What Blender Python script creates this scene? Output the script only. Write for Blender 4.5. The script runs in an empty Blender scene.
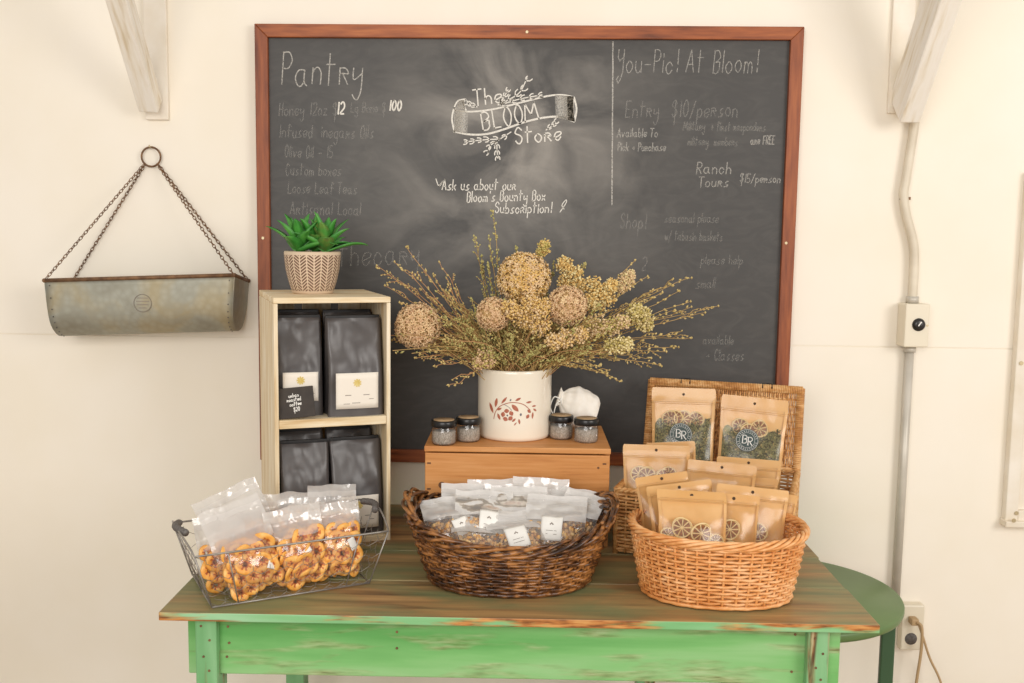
import bpy, bmesh, math, random
from mathutils import Vector, Matrix, noise
C = bpy.context.scene.collection
SC = bpy.context.scene
V = Vector
PI = math.pi
R = math.radians
rnd = random.Random(7)

# ------------------------------------------------------------------ camera, light, exposure
FPX = 995.6
CAM_LOC = V((0, -2.85, 1.53))
CAM_ROT = Matrix.Rotation(R(0.6), 3, 'Z') @ Matrix.Rotation(R(90 - 6.15), 3, 'X') @ Matrix.Rotation(R(0.8), 3, 'Z')
cd = bpy.data.cameras.new('camera'); cam = bpy.data.objects.new('camera', cd); C.objects.link(cam)
cd.sensor_width = 36; cd.lens = FPX * 36 / 1024
cam.matrix_world = Matrix.Translation(CAM_LOC) @ CAM_ROT.to_4x4()
SC.camera = cam

def pray(px, py):
    return CAM_ROT @ V(((px - 512) / FPX, -(py - 341.5) / FPX, -1))
def onY(px, py, Y):
    d = pray(px, py); return CAM_LOC + d * ((Y - CAM_LOC.y) / d.y)
def onZ(px, py, Z):
    d = pray(px, py); return CAM_LOC + d * ((Z - CAM_LOC.z) / d.z)

SC.view_settings.view_transform = 'Standard'
SC.view_settings.look = 'None'
SC.view_settings.gamma = 1.0
SC.view_settings.exposure = 0.0
SC.cycles.transparent_max_bounces = 40
SC.cycles.max_bounces = 8
world = bpy.data.worlds.new('world'); SC.world = world; world.use_nodes = True
wb = world.node_tree.nodes['Background']
wb.inputs[0].default_value = (1.0, 0.95, 0.89, 1); wb.inputs[1].default_value = 0.60

def area(name, loc, target, sx, sy, power, col):
    l = bpy.data.lights.new(name, 'AREA'); l.shape = 'RECTANGLE'; l.size = sx; l.size_y = sy
    l.energy = power; l.color = col
    o = bpy.data.objects.new(name, l); C.objects.link(o); o.location = loc
    o.rotation_euler = (V(target) - V(loc)).to_track_quat('-Z', 'Y').to_euler()
    return o
area('window_daylight', (2.7, -3.3, 2.15), (-0.1, -0.2, 1.35), 1.5, 1.3, 56, (1.0, 0.965, 0.925))
area('front_fill', (-0.9, -4.6, 2.2), (-0.3, -0.1, 1.35), 2.4, 2.0, 84, (1.0, 0.97, 0.935))  # added fill lamp behind the camera, brightens everything from the front

# ------------------------------------------------------------------ materials
def lin(c):
    return c / 12.92 if c <= 0.04045 else ((c + 0.055) / 1.055) ** 2.4
def rgb(h):
    return tuple(lin(int(h[i:i + 2], 16) / 255) for i in (0, 2, 4)) + (1,)

def newmat(name):
    m = bpy.data.materials.new(name); m.use_nodes = True
    nt = m.node_tree; b = nt.nodes['Principled BSDF']
    return m, nt, b
def N(nt, t, **kw):
    n = nt.nodes.new(t)
    for k, v in kw.items():
        if k in n.inputs: n.inputs[k].default_value = v
        else: setattr(n, k, v)
    return n
def coords(nt, scale=(1, 1, 1)):
    tc = N(nt, 'ShaderNodeTexCoord'); mp = N(nt, 'ShaderNodeMapping')
    mp.inputs['Scale'].default_value = scale
    nt.links.new(tc.outputs['Object'], mp.inputs['Vector'])
    return mp.outputs['Vector']
def ramp(nt, fac, stops):
    r = N(nt, 'ShaderNodeValToRGB'); e = r.color_ramp.elements
    while len(e) < len(stops): e.new(0.5)
    for el, (p, c) in zip(e, stops):
        el.position = p; el.color = rgb(c) if isinstance(c, str) else (c, c, c, 1)
    nt.links.new(fac, r.inputs[0]); return r.outputs[0]
def mixc(nt, fac, a, b):
    x = N(nt, 'ShaderNodeMix', data_type='RGBA')
    nt.links.new(fac, x.inputs[0])
    for s, i in ((a, 6), (b, 7)):
        if isinstance(s, str): x.inputs[i].default_value = rgb(s)
        else: nt.links.new(s, x.inputs[i])
    return x.outputs[2]
def bump(nt, b, h, strength, dist=0.002):
    bp = N(nt, 'ShaderNodeBump', Strength=strength, Distance=dist)
    nt.links.new(h, bp.inputs['Height']); nt.links.new(bp.outputs[0], b.inputs['Normal'])

def plain(name, c, rough=0.6, c2=None, scale=20, metal=0, bstr=0, stretch=(1, 1, 1), spec=None, coat=0):
    m, nt, b = newmat(name)
    b.inputs['Roughness'].default_value = rough; b.inputs['Metallic'].default_value = metal
    if spec is not None: b.inputs['Specular IOR Level'].default_value = spec
    if coat: b.inputs['Coat Weight'].default_value = coat; b.inputs['Coat Roughness'].default_value = 0.1
    n = N(nt, 'ShaderNodeTexNoise', Scale=scale, Detail=5.0)
    nt.links.new(coords(nt, stretch), n.inputs['Vector'])
    if c2: nt.links.new(ramp(nt, n.outputs['Fac'], [(0.36, c), (0.64, c2)]), b.inputs['Base Color'])
    else: b.inputs['Base Color'].default_value = rgb(c)
    if bstr: bump(nt, b, n.outputs['Fac'], bstr)
    return m

def wood(name, cols, axis=0, rough=0.6, fine=60, knots=0.0, stretch=12):
    m, nt, b = newmat(name); b.inputs['Roughness'].default_value = rough
    sc = [stretch] * 3; sc[axis] = 1.0
    v = coords(nt, tuple(sc))
    n1 = N(nt, 'ShaderNodeTexNoise', Scale=2.2, Detail=6.0, Distortion=0.6); nt.links.new(v, n1.inputs['Vector'])
    n2 = N(nt, 'ShaderNodeTexNoise', Scale=fine / 6, Detail=4.0); nt.links.new(v, n2.inputs['Vector'])
    mx = N(nt, 'ShaderNodeMath', operation='MULTIPLY_ADD'); mx.inputs[1].default_value = 0.45
    nt.links.new(n2.outputs['Fac'], mx.inputs[0])
    m2 = N(nt, 'ShaderNodeMath', operation='MULTIPLY'); m2.inputs[1].default_value = 0.55
    nt.links.new(n1.outputs['Fac'], m2.inputs[0]); nt.links.new(m2.outputs[0], mx.inputs[2])
    k = len(cols)
    nt.links.new(ramp(nt, mx.outputs[0], [(0.36 + 0.28 * i / (k - 1), c) for i, c in enumerate(cols)]), b.inputs['Base Color'])
    bump(nt, b, mx.outputs[0], 0.25, 0.0015)
    return m

def film(name, diff=0.12, gloss=0.16, tint='fffcf8', rough=0.12, scale=35, bstr=0.6):
    m = bpy.data.materials.new(name); m.use_nodes = True; nt = m.node_tree; nt.nodes.clear()
    out = N(nt, 'ShaderNodeOutputMaterial')
    tr = N(nt, 'ShaderNodeBsdfTransparent'); tr.inputs[0].default_value = (0.97, 0.96, 0.95, 1)
    df = N(nt, 'ShaderNodeBsdfDiffuse'); df.inputs[0].default_value = rgb(tint)
    tl = N(nt, 'ShaderNodeBsdfTranslucent'); tl.inputs[0].default_value = rgb(tint)
    gl = N(nt, 'ShaderNodeBsdfGlossy', Roughness=rough)
    nz = N(nt, 'ShaderNodeTexNoise', Scale=scale, Detail=0.6, Distortion=0.8); nt.links.new(coords(nt), nz.inputs['Vector'])
    bp = N(nt, 'ShaderNodeBump', Strength=bstr, Distance=0.004); nt.links.new(nz.outputs['Fac'], bp.inputs['Height'])
    nt.links.new(bp.outputs[0], gl.inputs['Normal'])
    m0 = N(nt, 'ShaderNodeMixShader', Fac=0.3); nt.links.new(df.outputs[0], m0.inputs[1]); nt.links.new(tl.outputs[0], m0.inputs[2])
    m1 = N(nt, 'ShaderNodeMixShader', Fac=diff); nt.links.new(tr.outputs[0], m1.inputs[1]); nt.links.new(m0.outputs[0], m1.inputs[2])
    lw = N(nt, 'ShaderNodeLayerWeight', Blend=0.25); nt.links.new(bp.outputs[0], lw.inputs['Normal'])
    mm = N(nt, 'ShaderNodeMath', operation='MULTIPLY_ADD'); mm.inputs[1].default_value = 0.5; mm.inputs[2].default_value = gloss * 0.5
    nt.links.new(lw.outputs['Fresnel'], mm.inputs[0])
    m2 = N(nt, 'ShaderNodeMixShader'); nt.links.new(mm.outputs[0], m2.inputs[0])
    nt.links.new(m1.outputs[0], m2.inputs[1]); nt.links.new(gl.outputs[0], m2.inputs[2])
    nt.links.new(m2.outputs[0], out.inputs[0])
    return m

def chalk(name, alpha, c='e9e4da'):
    m = bpy.data.materials.new(name); m.use_nodes = True; nt = m.node_tree; nt.nodes.clear()
    out = N(nt, 'ShaderNodeOutputMaterial'); tr = N(nt, 'ShaderNodeBsdfTransparent'); df = N(nt, 'ShaderNodeBsdfDiffuse')
    df.inputs[0].default_value = rgb(c)
    nz = N(nt, 'ShaderNodeTexNoise', Scale=260.0, Detail=3.0); nt.links.new(coords(nt), nz.inputs['Vector'])
    r = ramp(nt, nz.outputs['Fac'], [(0.3, alpha * (0.35 if alpha < .9 else .8)), (0.6, min(1, alpha * 1.15))])
    mx = N(nt, 'ShaderNodeMixShader'); nt.links.new(r, mx.inputs[0]); nt.links.new(tr.outputs[0], mx.inputs[1]); nt.links.new(df.outputs[0], mx.inputs[2])
    nt.links.new(mx.outputs[0], out.inputs[0]); return m

M = {}
M['wall'] = plain('cream_wall_paint', 'f3ead9', 0.75, 'f6eee0', 3, bstr=0.08)
M['trim'] = plain('white_trim_paint', 'f1e9dc', 0.6, 'e6dac6', 9, bstr=0.2)
M['brace'] = wood('whitewashed_timber', ['d8c8ac', 'ede4d4', 'f4eee4', 'f1eadd'], 2, 0.7, stretch=8)
M['floor'] = wood('floor_boards', ['8a7458', 'a89072', 'b8a284'], 0, 0.6)
M['frame'] = wood('red_stained_frame', ['6a3315', '8f4a22', 'a55a2b', 'b56a35'], 0, 0.5, stretch=10)
M['framev'] = wood('red_stained_frame_upright', ['66311a', '7f4020', '924d27', 'a25a2e'], 2, 0.5, stretch=10)
M['chalk_w'] = chalk('white_chalk', 0.95)
M['chalk_m'] = chalk('soft_chalk', 0.5)
M['chalk_g'] = chalk('grey_chalk', 0.33)
M['chalk_f'] = chalk('faint_chalk', 0.14)
M['nail'] = plain('nail_head', 'c9b895', 0.4, metal=0.6)
M['rust'] = plain('rusty_iron', '6b4e38', 0.65, '8f6c4c', 60, metal=0.4)
M['crate'] = wood('pale_pine', ['cdb086', 'dfc9a2', 'ead9ba', 'f1e6d0'], 2, 0.65, stretch=14)
M['crate_h'] = wood('pale_pine_board', ['cba876', 'e0c79c', 'ecdab8', 'f2e6cf'], 0, 0.65, stretch=14)
M['riser'] = wood('honey_pine', ['bf7c40', 'cc8a4a', 'd29254', 'd99c60'], 0, 0.55, stretch=16)
M['knot'] = plain('dark_knot', '5d3a20', 0.6, '7c5230', 80)
M['coffee'] = plain('black_foil_bag', '4a4544', 0.36, '544f4d', 12, bstr=0.12, spec=0.6)
M['coffee_d'] = plain('black_foil_fold', '1b1a1b', 0.4, '252323', 14)
M['paper'] = plain('cream_label', 'efe6d8', 0.7)
M['gold'] = plain('gold_print', 'd3b65a', 0.6, 'e2cc84', 60)
M['ink'] = plain('grey_print', '8d8278', 0.7)
M['card'] = plain('black_card', '39332f', 0.8, '443d37', 30)
M['white'] = plain('white_print', 'f2efe8', 0.7)
M['leaf'] = plain('green_leaf', '3c8a34', 0.42, '5aa544', 25)
M['leaf2'] = plain('green_leaf_tip', '7d9a48', 0.45, '559a42', 40)
M['soil'] = plain('dark_soil', '3b2c20', 0.9, '54402e', 80, bstr=0.8)
M['crock'] = plain('cream_stoneware', 'f0e6d2', 0.22, 'f3ead8', 4, coat=0.4)
M['decal'] = plain('russet_print', 'a3573f', 0.5, 'b86f55', 90)
M['decal_b'] = plain('slate_print', '6f6a72', 0.5)
M['glass'] = film('jar_glass', 0.02, 0.12, rough=0.06, bstr=0.0)
M['lid'] = plain('black_metal_lid', '1f1d1c', 0.3, metal=0.2)
M['lidtop'] = plain('tan_lid_paper', 'b79a76', 0.7, 'a68761', 60)
M['salt'] = plain('grey_salt', '8f8478', 0.8, 'c3b7a8', 300, bstr=0.6)
M['muslin'] = plain('white_muslin', 'efe7da', 0.85, 'f6f0e6', 40, bstr=0.3)
M['wire'] = plain('grey_wire', '8f8982', 0.4, 'a59f97', 30, metal=0.5)
M['wrap'] = plain('wrapped_grey_handle', '6f6a66', 0.6, '57514d', 200)
M['bag'] = film('clear_bag_film', 0.05, 0.14)
M['bagtop'] = film('clear_bag_top_film', 0.36, 0.14)
M['granolatop'] = film('clear_granola_top_film', 0.72, 0.22, scale=25)
M['zip'] = film('bag_zip_strip', 0.45, 0.2)
M['granolabag'] = film('clear_granola_film', 0.11, 0.16, scale=25)
M['pouchfilm'] = film('clear_pouch_film', 0.012, 0.06, rough=0.2, scale=12, bstr=0.3)
M['kraft'] = plain('kraft_paper', 'deab64', 0.5, 'e6b877', 10, bstr=0.1)
M['darkhole'] = plain('dark_hole', '4a3420', 0.8)
M['granola'] = plain('toasted_granola', 'd8a05a', 0.75, 'f0cf98', 90, bstr=0.5)
M['granola_d'] = plain('dark_granola', '96653a', 0.75, 'b07c48', 90, bstr=0.5)
M['tea'] = plain('dried_herb_green', '7f7c4c', 0.85, '9c9462', 120)
M['tea_d'] = plain('dried_herb_dark', '4f4930', 0.85, '665a3a', 120)
M['tea_y'] = plain('dried_petal', 'd8bf7c', 0.8, 'bb9c60', 120)
M['rind'] = plain('dried_citrus_rind', 'e8cf9c', 0.6, 'd8b878', 60)
M['flesh'] = plain('dried_citrus_flesh', '7a4a26', 0.5, '9a6636', 120, bstr=0.4)
M['badge'] = plain('dark_green_badge', '2c3f3b', 0.5)
M['outlet'] = plain('ivory_plastic', 'e6dcc6', 0.4)
M['dial'] = plain('black_dial', '26221f', 0.3)
M['pipe'] = plain('painted_conduit', 'e2d7c2', 0.45, 'd0c4ae', 12)
M['pipe2'] = plain('bare_conduit', 'cfc8bb', 0.4, 'bfb8ab', 12, metal=0.15)
M['cord'] = plain('tan_cord', 'b89a72', 0.6)
M['green_table'] = plain('olive_green_paint', '607a48', 0.42, '68824e', 6)
M['green_leg'] = plain('dark_green_paint', '3c5a3c', 0.5)
M['twig'] = plain('dry_twig', 'c8a66c', 0.8, 'a88850', 40)
M['twig_r'] = plain('reddish_twig', 'b8865a', 0.8, 'cc9e6c', 40)
M['bud'] = plain('olive_bud', 'c8ba78', 0.8, 'a8a260', 40)
M['bud_l'] = plain('straw_bud', 'd9c080', 0.8, 'c0a868', 40)
M['fol'] = plain('olive_dry_leaf', 'a39e60', 0.8, 'bcb070', 40)
M['al_tan'] = plain('tan_floret', 'efd6aa', 0.8, 'dcba8c', 200)
M['al_gold'] = plain('golden_floret', 'ecca86', 0.8, 'd8b266', 200)
M['al_pink'] = plain('dusky_floret', 'e8c8a0', 0.8, 'd2aa82', 200)
M['al_green'] = plain('green_gold_floret', 'bfae62', 0.8, 'd2bf76', 200)
M['al_cream'] = plain('cream_floret', 'f0e0aa', 0.8, 'e0cc90', 200)
M['al_core'] = plain('floret_core', 'cfac76', 0.9, 'b8955f', 90)

def wicker(name, c1, c2, c3, rough=0.4):
    m, nt, b = newmat(name); b.inputs['Roughness'].default_value = rough
    n = N(nt, 'ShaderNodeTexNoise', Scale=45.0, Detail=4.0); nt.links.new(coords(nt, (1, 1, 3)), n.inputs['Vector'])
    n2 = N(nt, 'ShaderNodeTexNoise', Scale=9.0, Detail=3.0); nt.links.new(coords(nt, (1, 1, 1.5)), n2.inputs['Vector'])
    ad = N(nt, 'ShaderNodeMath', operation='MULTIPLY_ADD'); ad.inputs[1].default_value = 0.55
    nt.links.new(n.outputs['Fac'], ad.inputs[0])
    h = N(nt, 'ShaderNodeMath', operation='MULTIPLY'); h.inputs[1].default_value = 0.45; nt.links.new(n2.outputs['Fac'], h.inputs[0])
    nt.links.new(h.outputs[0], ad.inputs[2])
    nt.links.new(ramp(nt, ad.outputs[0], [(0.4, c1), (0.5, c2), (0.6, c3)]), b.inputs['Base Color'])
    bump(nt, b, n.outputs['Fac'], 0.2, 0.001)
    return m
M['wick_d'] = wicker('dark_brown_willow', '2e1a0e', '603a1d', 'ab733e', 0.28)
M['wick_l'] = wicker('honey_willow', 'd08746', 'e29f5e', 'eeb881', 0.42)
M['wick_p'] = wicker('brown_willow', 'b87e44', 'd49c5c', 'e8ba80', 0.5)

def tabletop_mat():
    m, nt, b = newmat('worn_green_brown_planks'); b.inputs['Roughness'].default_value = 0.5
    v = coords(nt, (1.2, 14, 14))
    n1 = N(nt, 'ShaderNodeTexNoise', Scale=2.6, Detail=8.0, Distortion=0.5); nt.links.new(v, n1.inputs['Vector'])
    base = ramp(nt, n1.outputs['Fac'], [(0.3, '6c5234'), (0.43, '96744a'), (0.57, 'b08a58'), (0.72, 'c29c68')])
    n2 = N(nt, 'ShaderNodeTexNoise', Scale=2.4, Detail=7.0, Distortion=0.4); nt.links.new(coords(nt, (1.6, 4.5, 4)), n2.inputs['Vector'])
    msk = ramp(nt, n2.outputs['Fac'], [(0.40, 0.0), (0.62, 0.75)])
    c = mixc(nt, msk, base, '75845a')
    n3 = N(nt, 'ShaderNodeTexNoise', Scale=30.0, Detail=4.0); nt.links.new(coords(nt, (0.4, 5, 5)), n3.inputs['Vector'])
    c = mixc(nt, ramp(nt, n3.outputs['Fac'], [(0.62, 0.0), (0.78, 0.4)]), c, '503c28')
    nt.links.new(c, b.inputs['Base Color']); bump(nt, b, n1.outputs['Fac'], 0.25, 0.002)
    return m
M['top'] = tabletop_mat()
def paint_mat(name, axis, bare_lo, bare_hi, g1='5fae5e', g2='7cc47c', g3='93cf93', wdc=('5a3d24', '8d6a42', 'b9a880')):
    m, nt, b = newmat(name); b.inputs['Roughness'].default_value = 0.45
    sc = [7, 7, 7]; sc[axis] = 1.0
    n1 = N(nt, 'ShaderNodeTexNoise', Scale=2.2, Detail=5.0, Distortion=0.4); nt.links.new(coords(nt, tuple(s * .7 for s in sc)), n1.inputs['Vector'])
    green = ramp(nt, n1.outputs['Fac'], [(0.34, g1), (0.5, g2), (0.68, g3)])
    n2 = N(nt, 'ShaderNodeTexNoise', Scale=3.4, Detail=9.0, Distortion=0.3); nt.links.new(coords(nt, tuple(s * 1.4 for s in sc)), n2.inputs['Vector'])
    msk = ramp(nt, n2.outputs['Fac'], [(bare_lo, 0.0), (bare_hi, 1.0)])
    n3 = N(nt, 'ShaderNodeTexNoise', Scale=20.0, Detail=5.0); nt.links.new(coords(nt, tuple(sc)), n3.inputs['Vector'])
    wd = ramp(nt, n3.outputs['Fac'], [(0.35, wdc[0]), (0.5, wdc[1]), (0.65, wdc[2])])
    nt.links.new(mixc(nt, msk, green, wd), b.inputs['Base Color']); bump(nt, b, n2.outputs['Fac'], 0.3, 0.001)
    return m
M['apron'] = paint_mat('worn_green_paint', 0, 0.53, 0.74, '5fa558', '7cba70', '98c68a', ('6b5a34', '9aa070', 'b9bf96'))
M['edge'] = paint_mat('worn_edge_paint', 0, 0.47, 0.56, '66a866', '82bb82', 'a0cda2', ('7a4a22', 'b8763c', 'd09858'))
M['post'] = paint_mat('worn_post_paint', 2, 0.53, 0.66, '66a268', '85b985', '9cc69b')

def board_mat():
    m, nt, b = newmat('chalkboard_slate'); b.inputs['Roughness'].default_value = 0.5
    b.inputs['Specular IOR Level'].default_value = 0.35
    n1 = N(nt, 'ShaderNodeTexNoise', Scale=3.4, Detail=7.0, Distortion=1.4); nt.links.new(coords(nt, (1, 1, 1.3)), n1.inputs['Vector'])
    n2 = N(nt, 'ShaderNodeTexNoise', Scale=9.0, Detail=8.0, Distortion=2.5); nt.links.new(coords(nt, (1, 1, 2.2)), n2.inputs['Vector'])
    a = ramp(nt, n1.outputs['Fac'], [(0.38, 0.0), (0.68, 1.0)])
    g = ramp(nt, n2.outputs['Fac'], [(0.42, 0.0), (0.72, 0.55)])
    # pale mottling is strongest in the upper middle of the board
    tc = N(nt, 'ShaderNodeTexCoord'); mp = N(nt, 'ShaderNodeMapping'); mp.vector_type = 'POINT'
    mp.inputs['Location'].default_value = (0.06, 0, -1.15); mp.inputs['Scale'].default_value = (1.55, 0.0, 1.25)
    nt.links.new(tc.outputs['Object'], mp.inputs['Vector'])
    sg = N(nt, 'ShaderNodeTexGradient', gradient_type='QUADRATIC_SPHERE'); nt.links.new(mp.outputs[0], sg.inputs['Vector'])
    mul = N(nt, 'ShaderNodeMath', operation='MULTIPLY'); nt.links.new(a, mul.inputs[0]); nt.links.new(sg.outputs['Fac'], mul.inputs[1])
    m2 = N(nt, 'ShaderNodeMath', operation='MULTIPLY_ADD'); m2.inputs[1].default_value = 0.09
    nt.links.new(g, m2.inputs[0]); nt.links.new(mul.outputs[0], m2.inputs[2])
    m3 = N(nt, 'ShaderNodeMath', operation='MULTIPLY'); m3.inputs[1].default_value = 0.75; nt.links.new(m2.outputs[0], m3.inputs[0])
    nt.links.new(mixc(nt, m3.outputs[0], '4a4846', 'bdb6ac'), b.inputs['Base Color'])
    return m
M['board'] = board_mat()
def galv_mat():
    m, nt, b = newmat('aged_galvanised_tin'); b.inputs['Roughness'].default_value = 0.5; b.inputs['Metallic'].default_value = 0.35
    n1 = N(nt, 'ShaderNodeTexVoronoi', Scale=55.0); nt.links.new(coords(nt), n1.inputs['Vector'])
    n2 = N(nt, 'ShaderNodeTexNoise', Scale=7.0, Detail=6.0, Distortion=0.8); nt.links.new(coords(nt), n2.inputs['Vector'])
    base = ramp(nt, n2.outputs['Fac'], [(0.33, '8f8a78'), (0.5, 'a8a696'), (0.66, 'b5a47c')])
    sp = ramp(nt, n1.outputs['Distance'], [(0.0, 'a9aaa2'), (0.7, '8b8a80')])
    x = N(nt, 'ShaderNodeMix', data_type='RGBA'); x.inputs[0].default_value = 0.4
    nt.links.new(base, x.inputs[6]); nt.links.new(sp, x.inputs[7]); nt.links.new(x.outputs[2], b.inputs['Base Color'])
    bump(nt, b, n2.outputs['Fac'], 0.15, 0.002)
    return m
M['galv'] = galv_mat()
def peach_mat():
    m, nt, b = newmat('dried_peach'); b.inputs['Roughness'].default_value = 0.42
    n = N(nt, 'ShaderNodeTexNoise', Scale=60.0, Detail=4.0); nt.links.new(coords(nt), n.inputs['Vector'])
    nt.links.new(ramp(nt, n.outputs['Fac'], [(0.3, 'e8963a'), (0.5, 'f5b052'), (0.7, 'fac87a')]), b.inputs['Base Color'])
    b.inputs['Subsurface Weight'].default_value = 0.0
    bump(nt, b, n.outputs['Fac'], 0.3, 0.002); return m
M['peach'] = peach_mat()
M['peach_in'] = plain('dried_peach_heart', 'b5562a', 0.5, 'd67a3a', 120)
# herringbone pot: pale slip with brown chevrons, cut by the pot's own angle and height
def pot_mat():
    m, nt, b = newmat('herringbone_pot'); b.inputs['Roughness'].default_value = 0.7
    tc = N(nt, 'ShaderNodeTexCoord'); sx = N(nt, 'ShaderNodeSeparateXYZ'); nt.links.new(tc.outputs['Object'], sx.inputs[0])
    def mth(op, a, bb=None, c=None):
        n = N(nt, 'ShaderNodeMath', operation=op)
        for i, s in enumerate((a, bb, c)):
            if s is None: continue
            if isinstance(s, (int, float)): n.inputs[i].default_value = s
            else: nt.links.new(s, n.inputs[i])
        return n.outputs[0]
    ang = mth('ARCTAN2', sx.outputs['Y'], sx.outputs['X'])
    u = mth('MULTIPLY', ang, 12 / (2 * PI))           # twelve chevron pairs round the pot
    tri = mth('PINGPONG', mth('ADD', u, 20.0), 0.5)   # 0..0.5 triangle
    edge = mth('MINIMUM', tri, mth('SUBTRACT', 0.5, tri))
    line = mth('SUBTRACT', mth('MULTIPLY', sx.outputs['Z'], 125.0), mth('MULTIPLY', tri, -3.4))
    band = mth('GREATER_THAN', mth('FRACT', line), 0.42)
    keep = mth('GREATER_THAN', edge, 0.045)
    zin = mth('MULTIPLY', mth('GREATER_THAN', sx.outputs['Z'], 0.008), mth('LESS_THAN', sx.outputs['Z'], 0.098))
    msk = mth('MULTIPLY', mth('MULTIPLY', band, keep), zin)
    nt.links.new(mixc(nt, msk, 'd6bfa4', '6b4a37'), b.inputs['Base Color'])
    return m
M['pot'] = pot_mat()

# ------------------------------------------------------------------ mesh builder
class MB:
    def __init__(s): s.v = []; s.f = []; s.m = []; s.sm = []
    def add(s, vs, fs, mi=0, smooth=True):
        o = len(s.v); s.v += [V(x) for x in vs]
        for f in fs: s.f.append([o + i for i in f]); s.m.append(mi); s.sm.append(smooth)
    def box(s, c, d, mi=0, rot=None):
        hx, hy, hz = d[0] / 2, d[1] / 2, d[2] / 2; c = V(c)
        vs = [V((x, y, z)) for x in (-hx, hx) for y in (-hy, hy) for z in (-hz, hz)]
        if rot is not None: vs = [rot @ v for v in vs]
        s.add([c + v for v in vs], [(0, 1, 3, 2), (4, 6, 7, 5), (0, 4, 5, 1), (2, 3, 7, 6), (0, 2, 6, 4), (1, 5, 7, 3)], mi, False)
    def bx(s, x0, x1, y0, y1, z0, z1, mi=0):
        s.box(((x0 + x1) / 2, (y0 + y1) / 2, (z0 + z1) / 2), (x1 - x0, y1 - y0, z1 - z0), mi)
    def tube(s, pts, r, n=6, closed=False, mi=0, cap=True):
        pts = [V(p) for p in pts]; L = len(pts); vs = []; fs = []
        up = None
        for i, p in enumerate(pts):
            if closed: t = pts[(i + 1) % L] - pts[i - 1]
            else: t = pts[min(i + 1, L - 1)] - pts[max(i - 1, 0)]
            if t.length < 1e-9: t = V((0, 0, 1))
            t.normalize()
            if up is None: up = V((0, 0, 1)) if abs(t.z) < 0.9 else V((1, 0, 0))
            a = up - t * up.dot(t)
            if a.length < 1e-6: a = t.orthogonal()
            a.normalize(); b = t.cross(a); up = a
            ri = r[i] if isinstance(r, (list, tuple)) else r
            for k in range(n):
                q = 2 * PI * k / n; vs.append(p + (a * math.cos(q) + b * math.sin(q)) * ri)
        for i in range(L if closed else L - 1):
            j = (i + 1) % L
            for k in range(n): fs.append((i * n + k, i * n + (k + 1) % n, j * n + (k + 1) % n, j * n + k))
        if cap and not closed:
            fs.append(tuple(range(n))[::-1]); fs.append(tuple((L - 1) * n + k for k in range(n)))
        s.add(vs, fs, mi)
    def lathe(s, prof, n=32, c=(0, 0, 0), mi=0, sx=1, sy=1):
        c = V(c); vs = []; fs = []; L = len(prof)
        for (r, z) in prof:
            for k in range(n):
                q = 2 * PI * k / n; vs.append(c + V((r * math.cos(q) * sx, r * math.sin(q) * sy, z)))
        for i in range(L - 1):
            for k in range(n): fs.append((i * n + k, i * n + (k + 1) % n, (i + 1) * n + (k + 1) % n, (i + 1) * n + k))
        s.add(vs, fs, mi)
    def disc(s, c, r, nrm, n=20, mi=0, th=0.0, rx=None):
        c = V(c); nrm = V(nrm).normalized(); a = nrm.orthogonal().normalized() if rx is None else V(rx); b = nrm.cross(a)
        ring = [c + (a * math.cos(2 * PI * k / n) + b * math.sin(2 * PI * k / n)) * r for k in range(n)]
        if th:
            top = [p + nrm * th for p in ring]
            s.add(ring + top, [tuple(range(n))[::-1], tuple(range(n, 2 * n))] + [(k, (k + 1) % n, n + (k + 1) % n, n + k) for k in range(n)], mi, False)
        else: s.add(ring, [tuple(range(n))], mi, False)
    def grid(s, fn, nu, nv, mi=0, wrap=False, mf=None):
        vs = [fn(i / nu, j / nv) for j in range(nv + 1) for i in range(nu + (0 if wrap else 1))]
        w = nu if wrap else nu + 1; o = len(s.v); s.v += [V(x) for x in vs]
        for j in range(nv):
            for i in range(nu):
                a = j * w + i; b = j * w + (i + 1) % w
                s.f.append([o + a, o + b, o + b + w, o + a + w]); s.sm.append(True)
                s.m.append(mf((i + .5) / nu, (j + .5) / nv) if mf else mi)
    def blob(s, c, r, mi=0, n=6, mr=4, sc=(1, 1, 1), rot=None):
        c = V(c); vs = []; fs = []
        for j in range(mr + 1):
            th = PI * j / mr
            for k in range(n):
                q = 2 * PI * k / n
                p = V((math.sin(th) * math.cos(q) * sc[0], math.sin(th) * math.sin(q) * sc[1], math.cos(th) * sc[2])) * r
                if rot is not None: p = rot @ p
                vs.append(c + p)
        for j in range(mr):
            for k in range(n): fs.append((j * n + k, (j + 1) * n + k, (j + 1) * n + (k + 1) % n, j * n + (k + 1) % n))
        s.add(vs, fs, mi)
    def octa(s, c, r, d=None, k=1.0, mi=0):
        c = V(c); d = V(d).normalized() if d is not None else V((0, 0, 1)); a = d.orthogonal().normalized(); b = d.cross(a)
        s.add([c + d * r * k, c - d * r * k, c + a * r, c + b * r, c - a * r, c - b * r],
              [(0, 2, 3), (0, 3, 4), (0, 4, 5), (0, 5, 2), (1, 3, 2), (1, 4, 3), (1, 5, 4), (1, 2, 5)], mi)
    def build(s, name, mats, parent=None, bevel=0, doubles=False):
        me = bpy.data.meshes.new(name); me.from_pydata([tuple(v) for v in s.v], [], s.f)
        if not isinstance(mats, (list, tuple)): mats = [mats]
        for m in mats: me.materials.append(M[m])
        me.polygons.foreach_set('material_index', s.m); me.polygons.foreach_set('use_smooth', s.sm)
        bm = bmesh.new(); bm.from_mesh(me)
        if doubles: bmesh.ops.remove_doubles(bm, verts=bm.verts, dist=1e-5)
        bmesh.ops.recalc_face_normals(bm, faces=bm.faces)
        bm.to_mesh(me); bm.free(); me.update()
        o = bpy.data.objects.new(name, me); C.objects.link(o)
        if parent is not None: o.parent = parent
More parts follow.
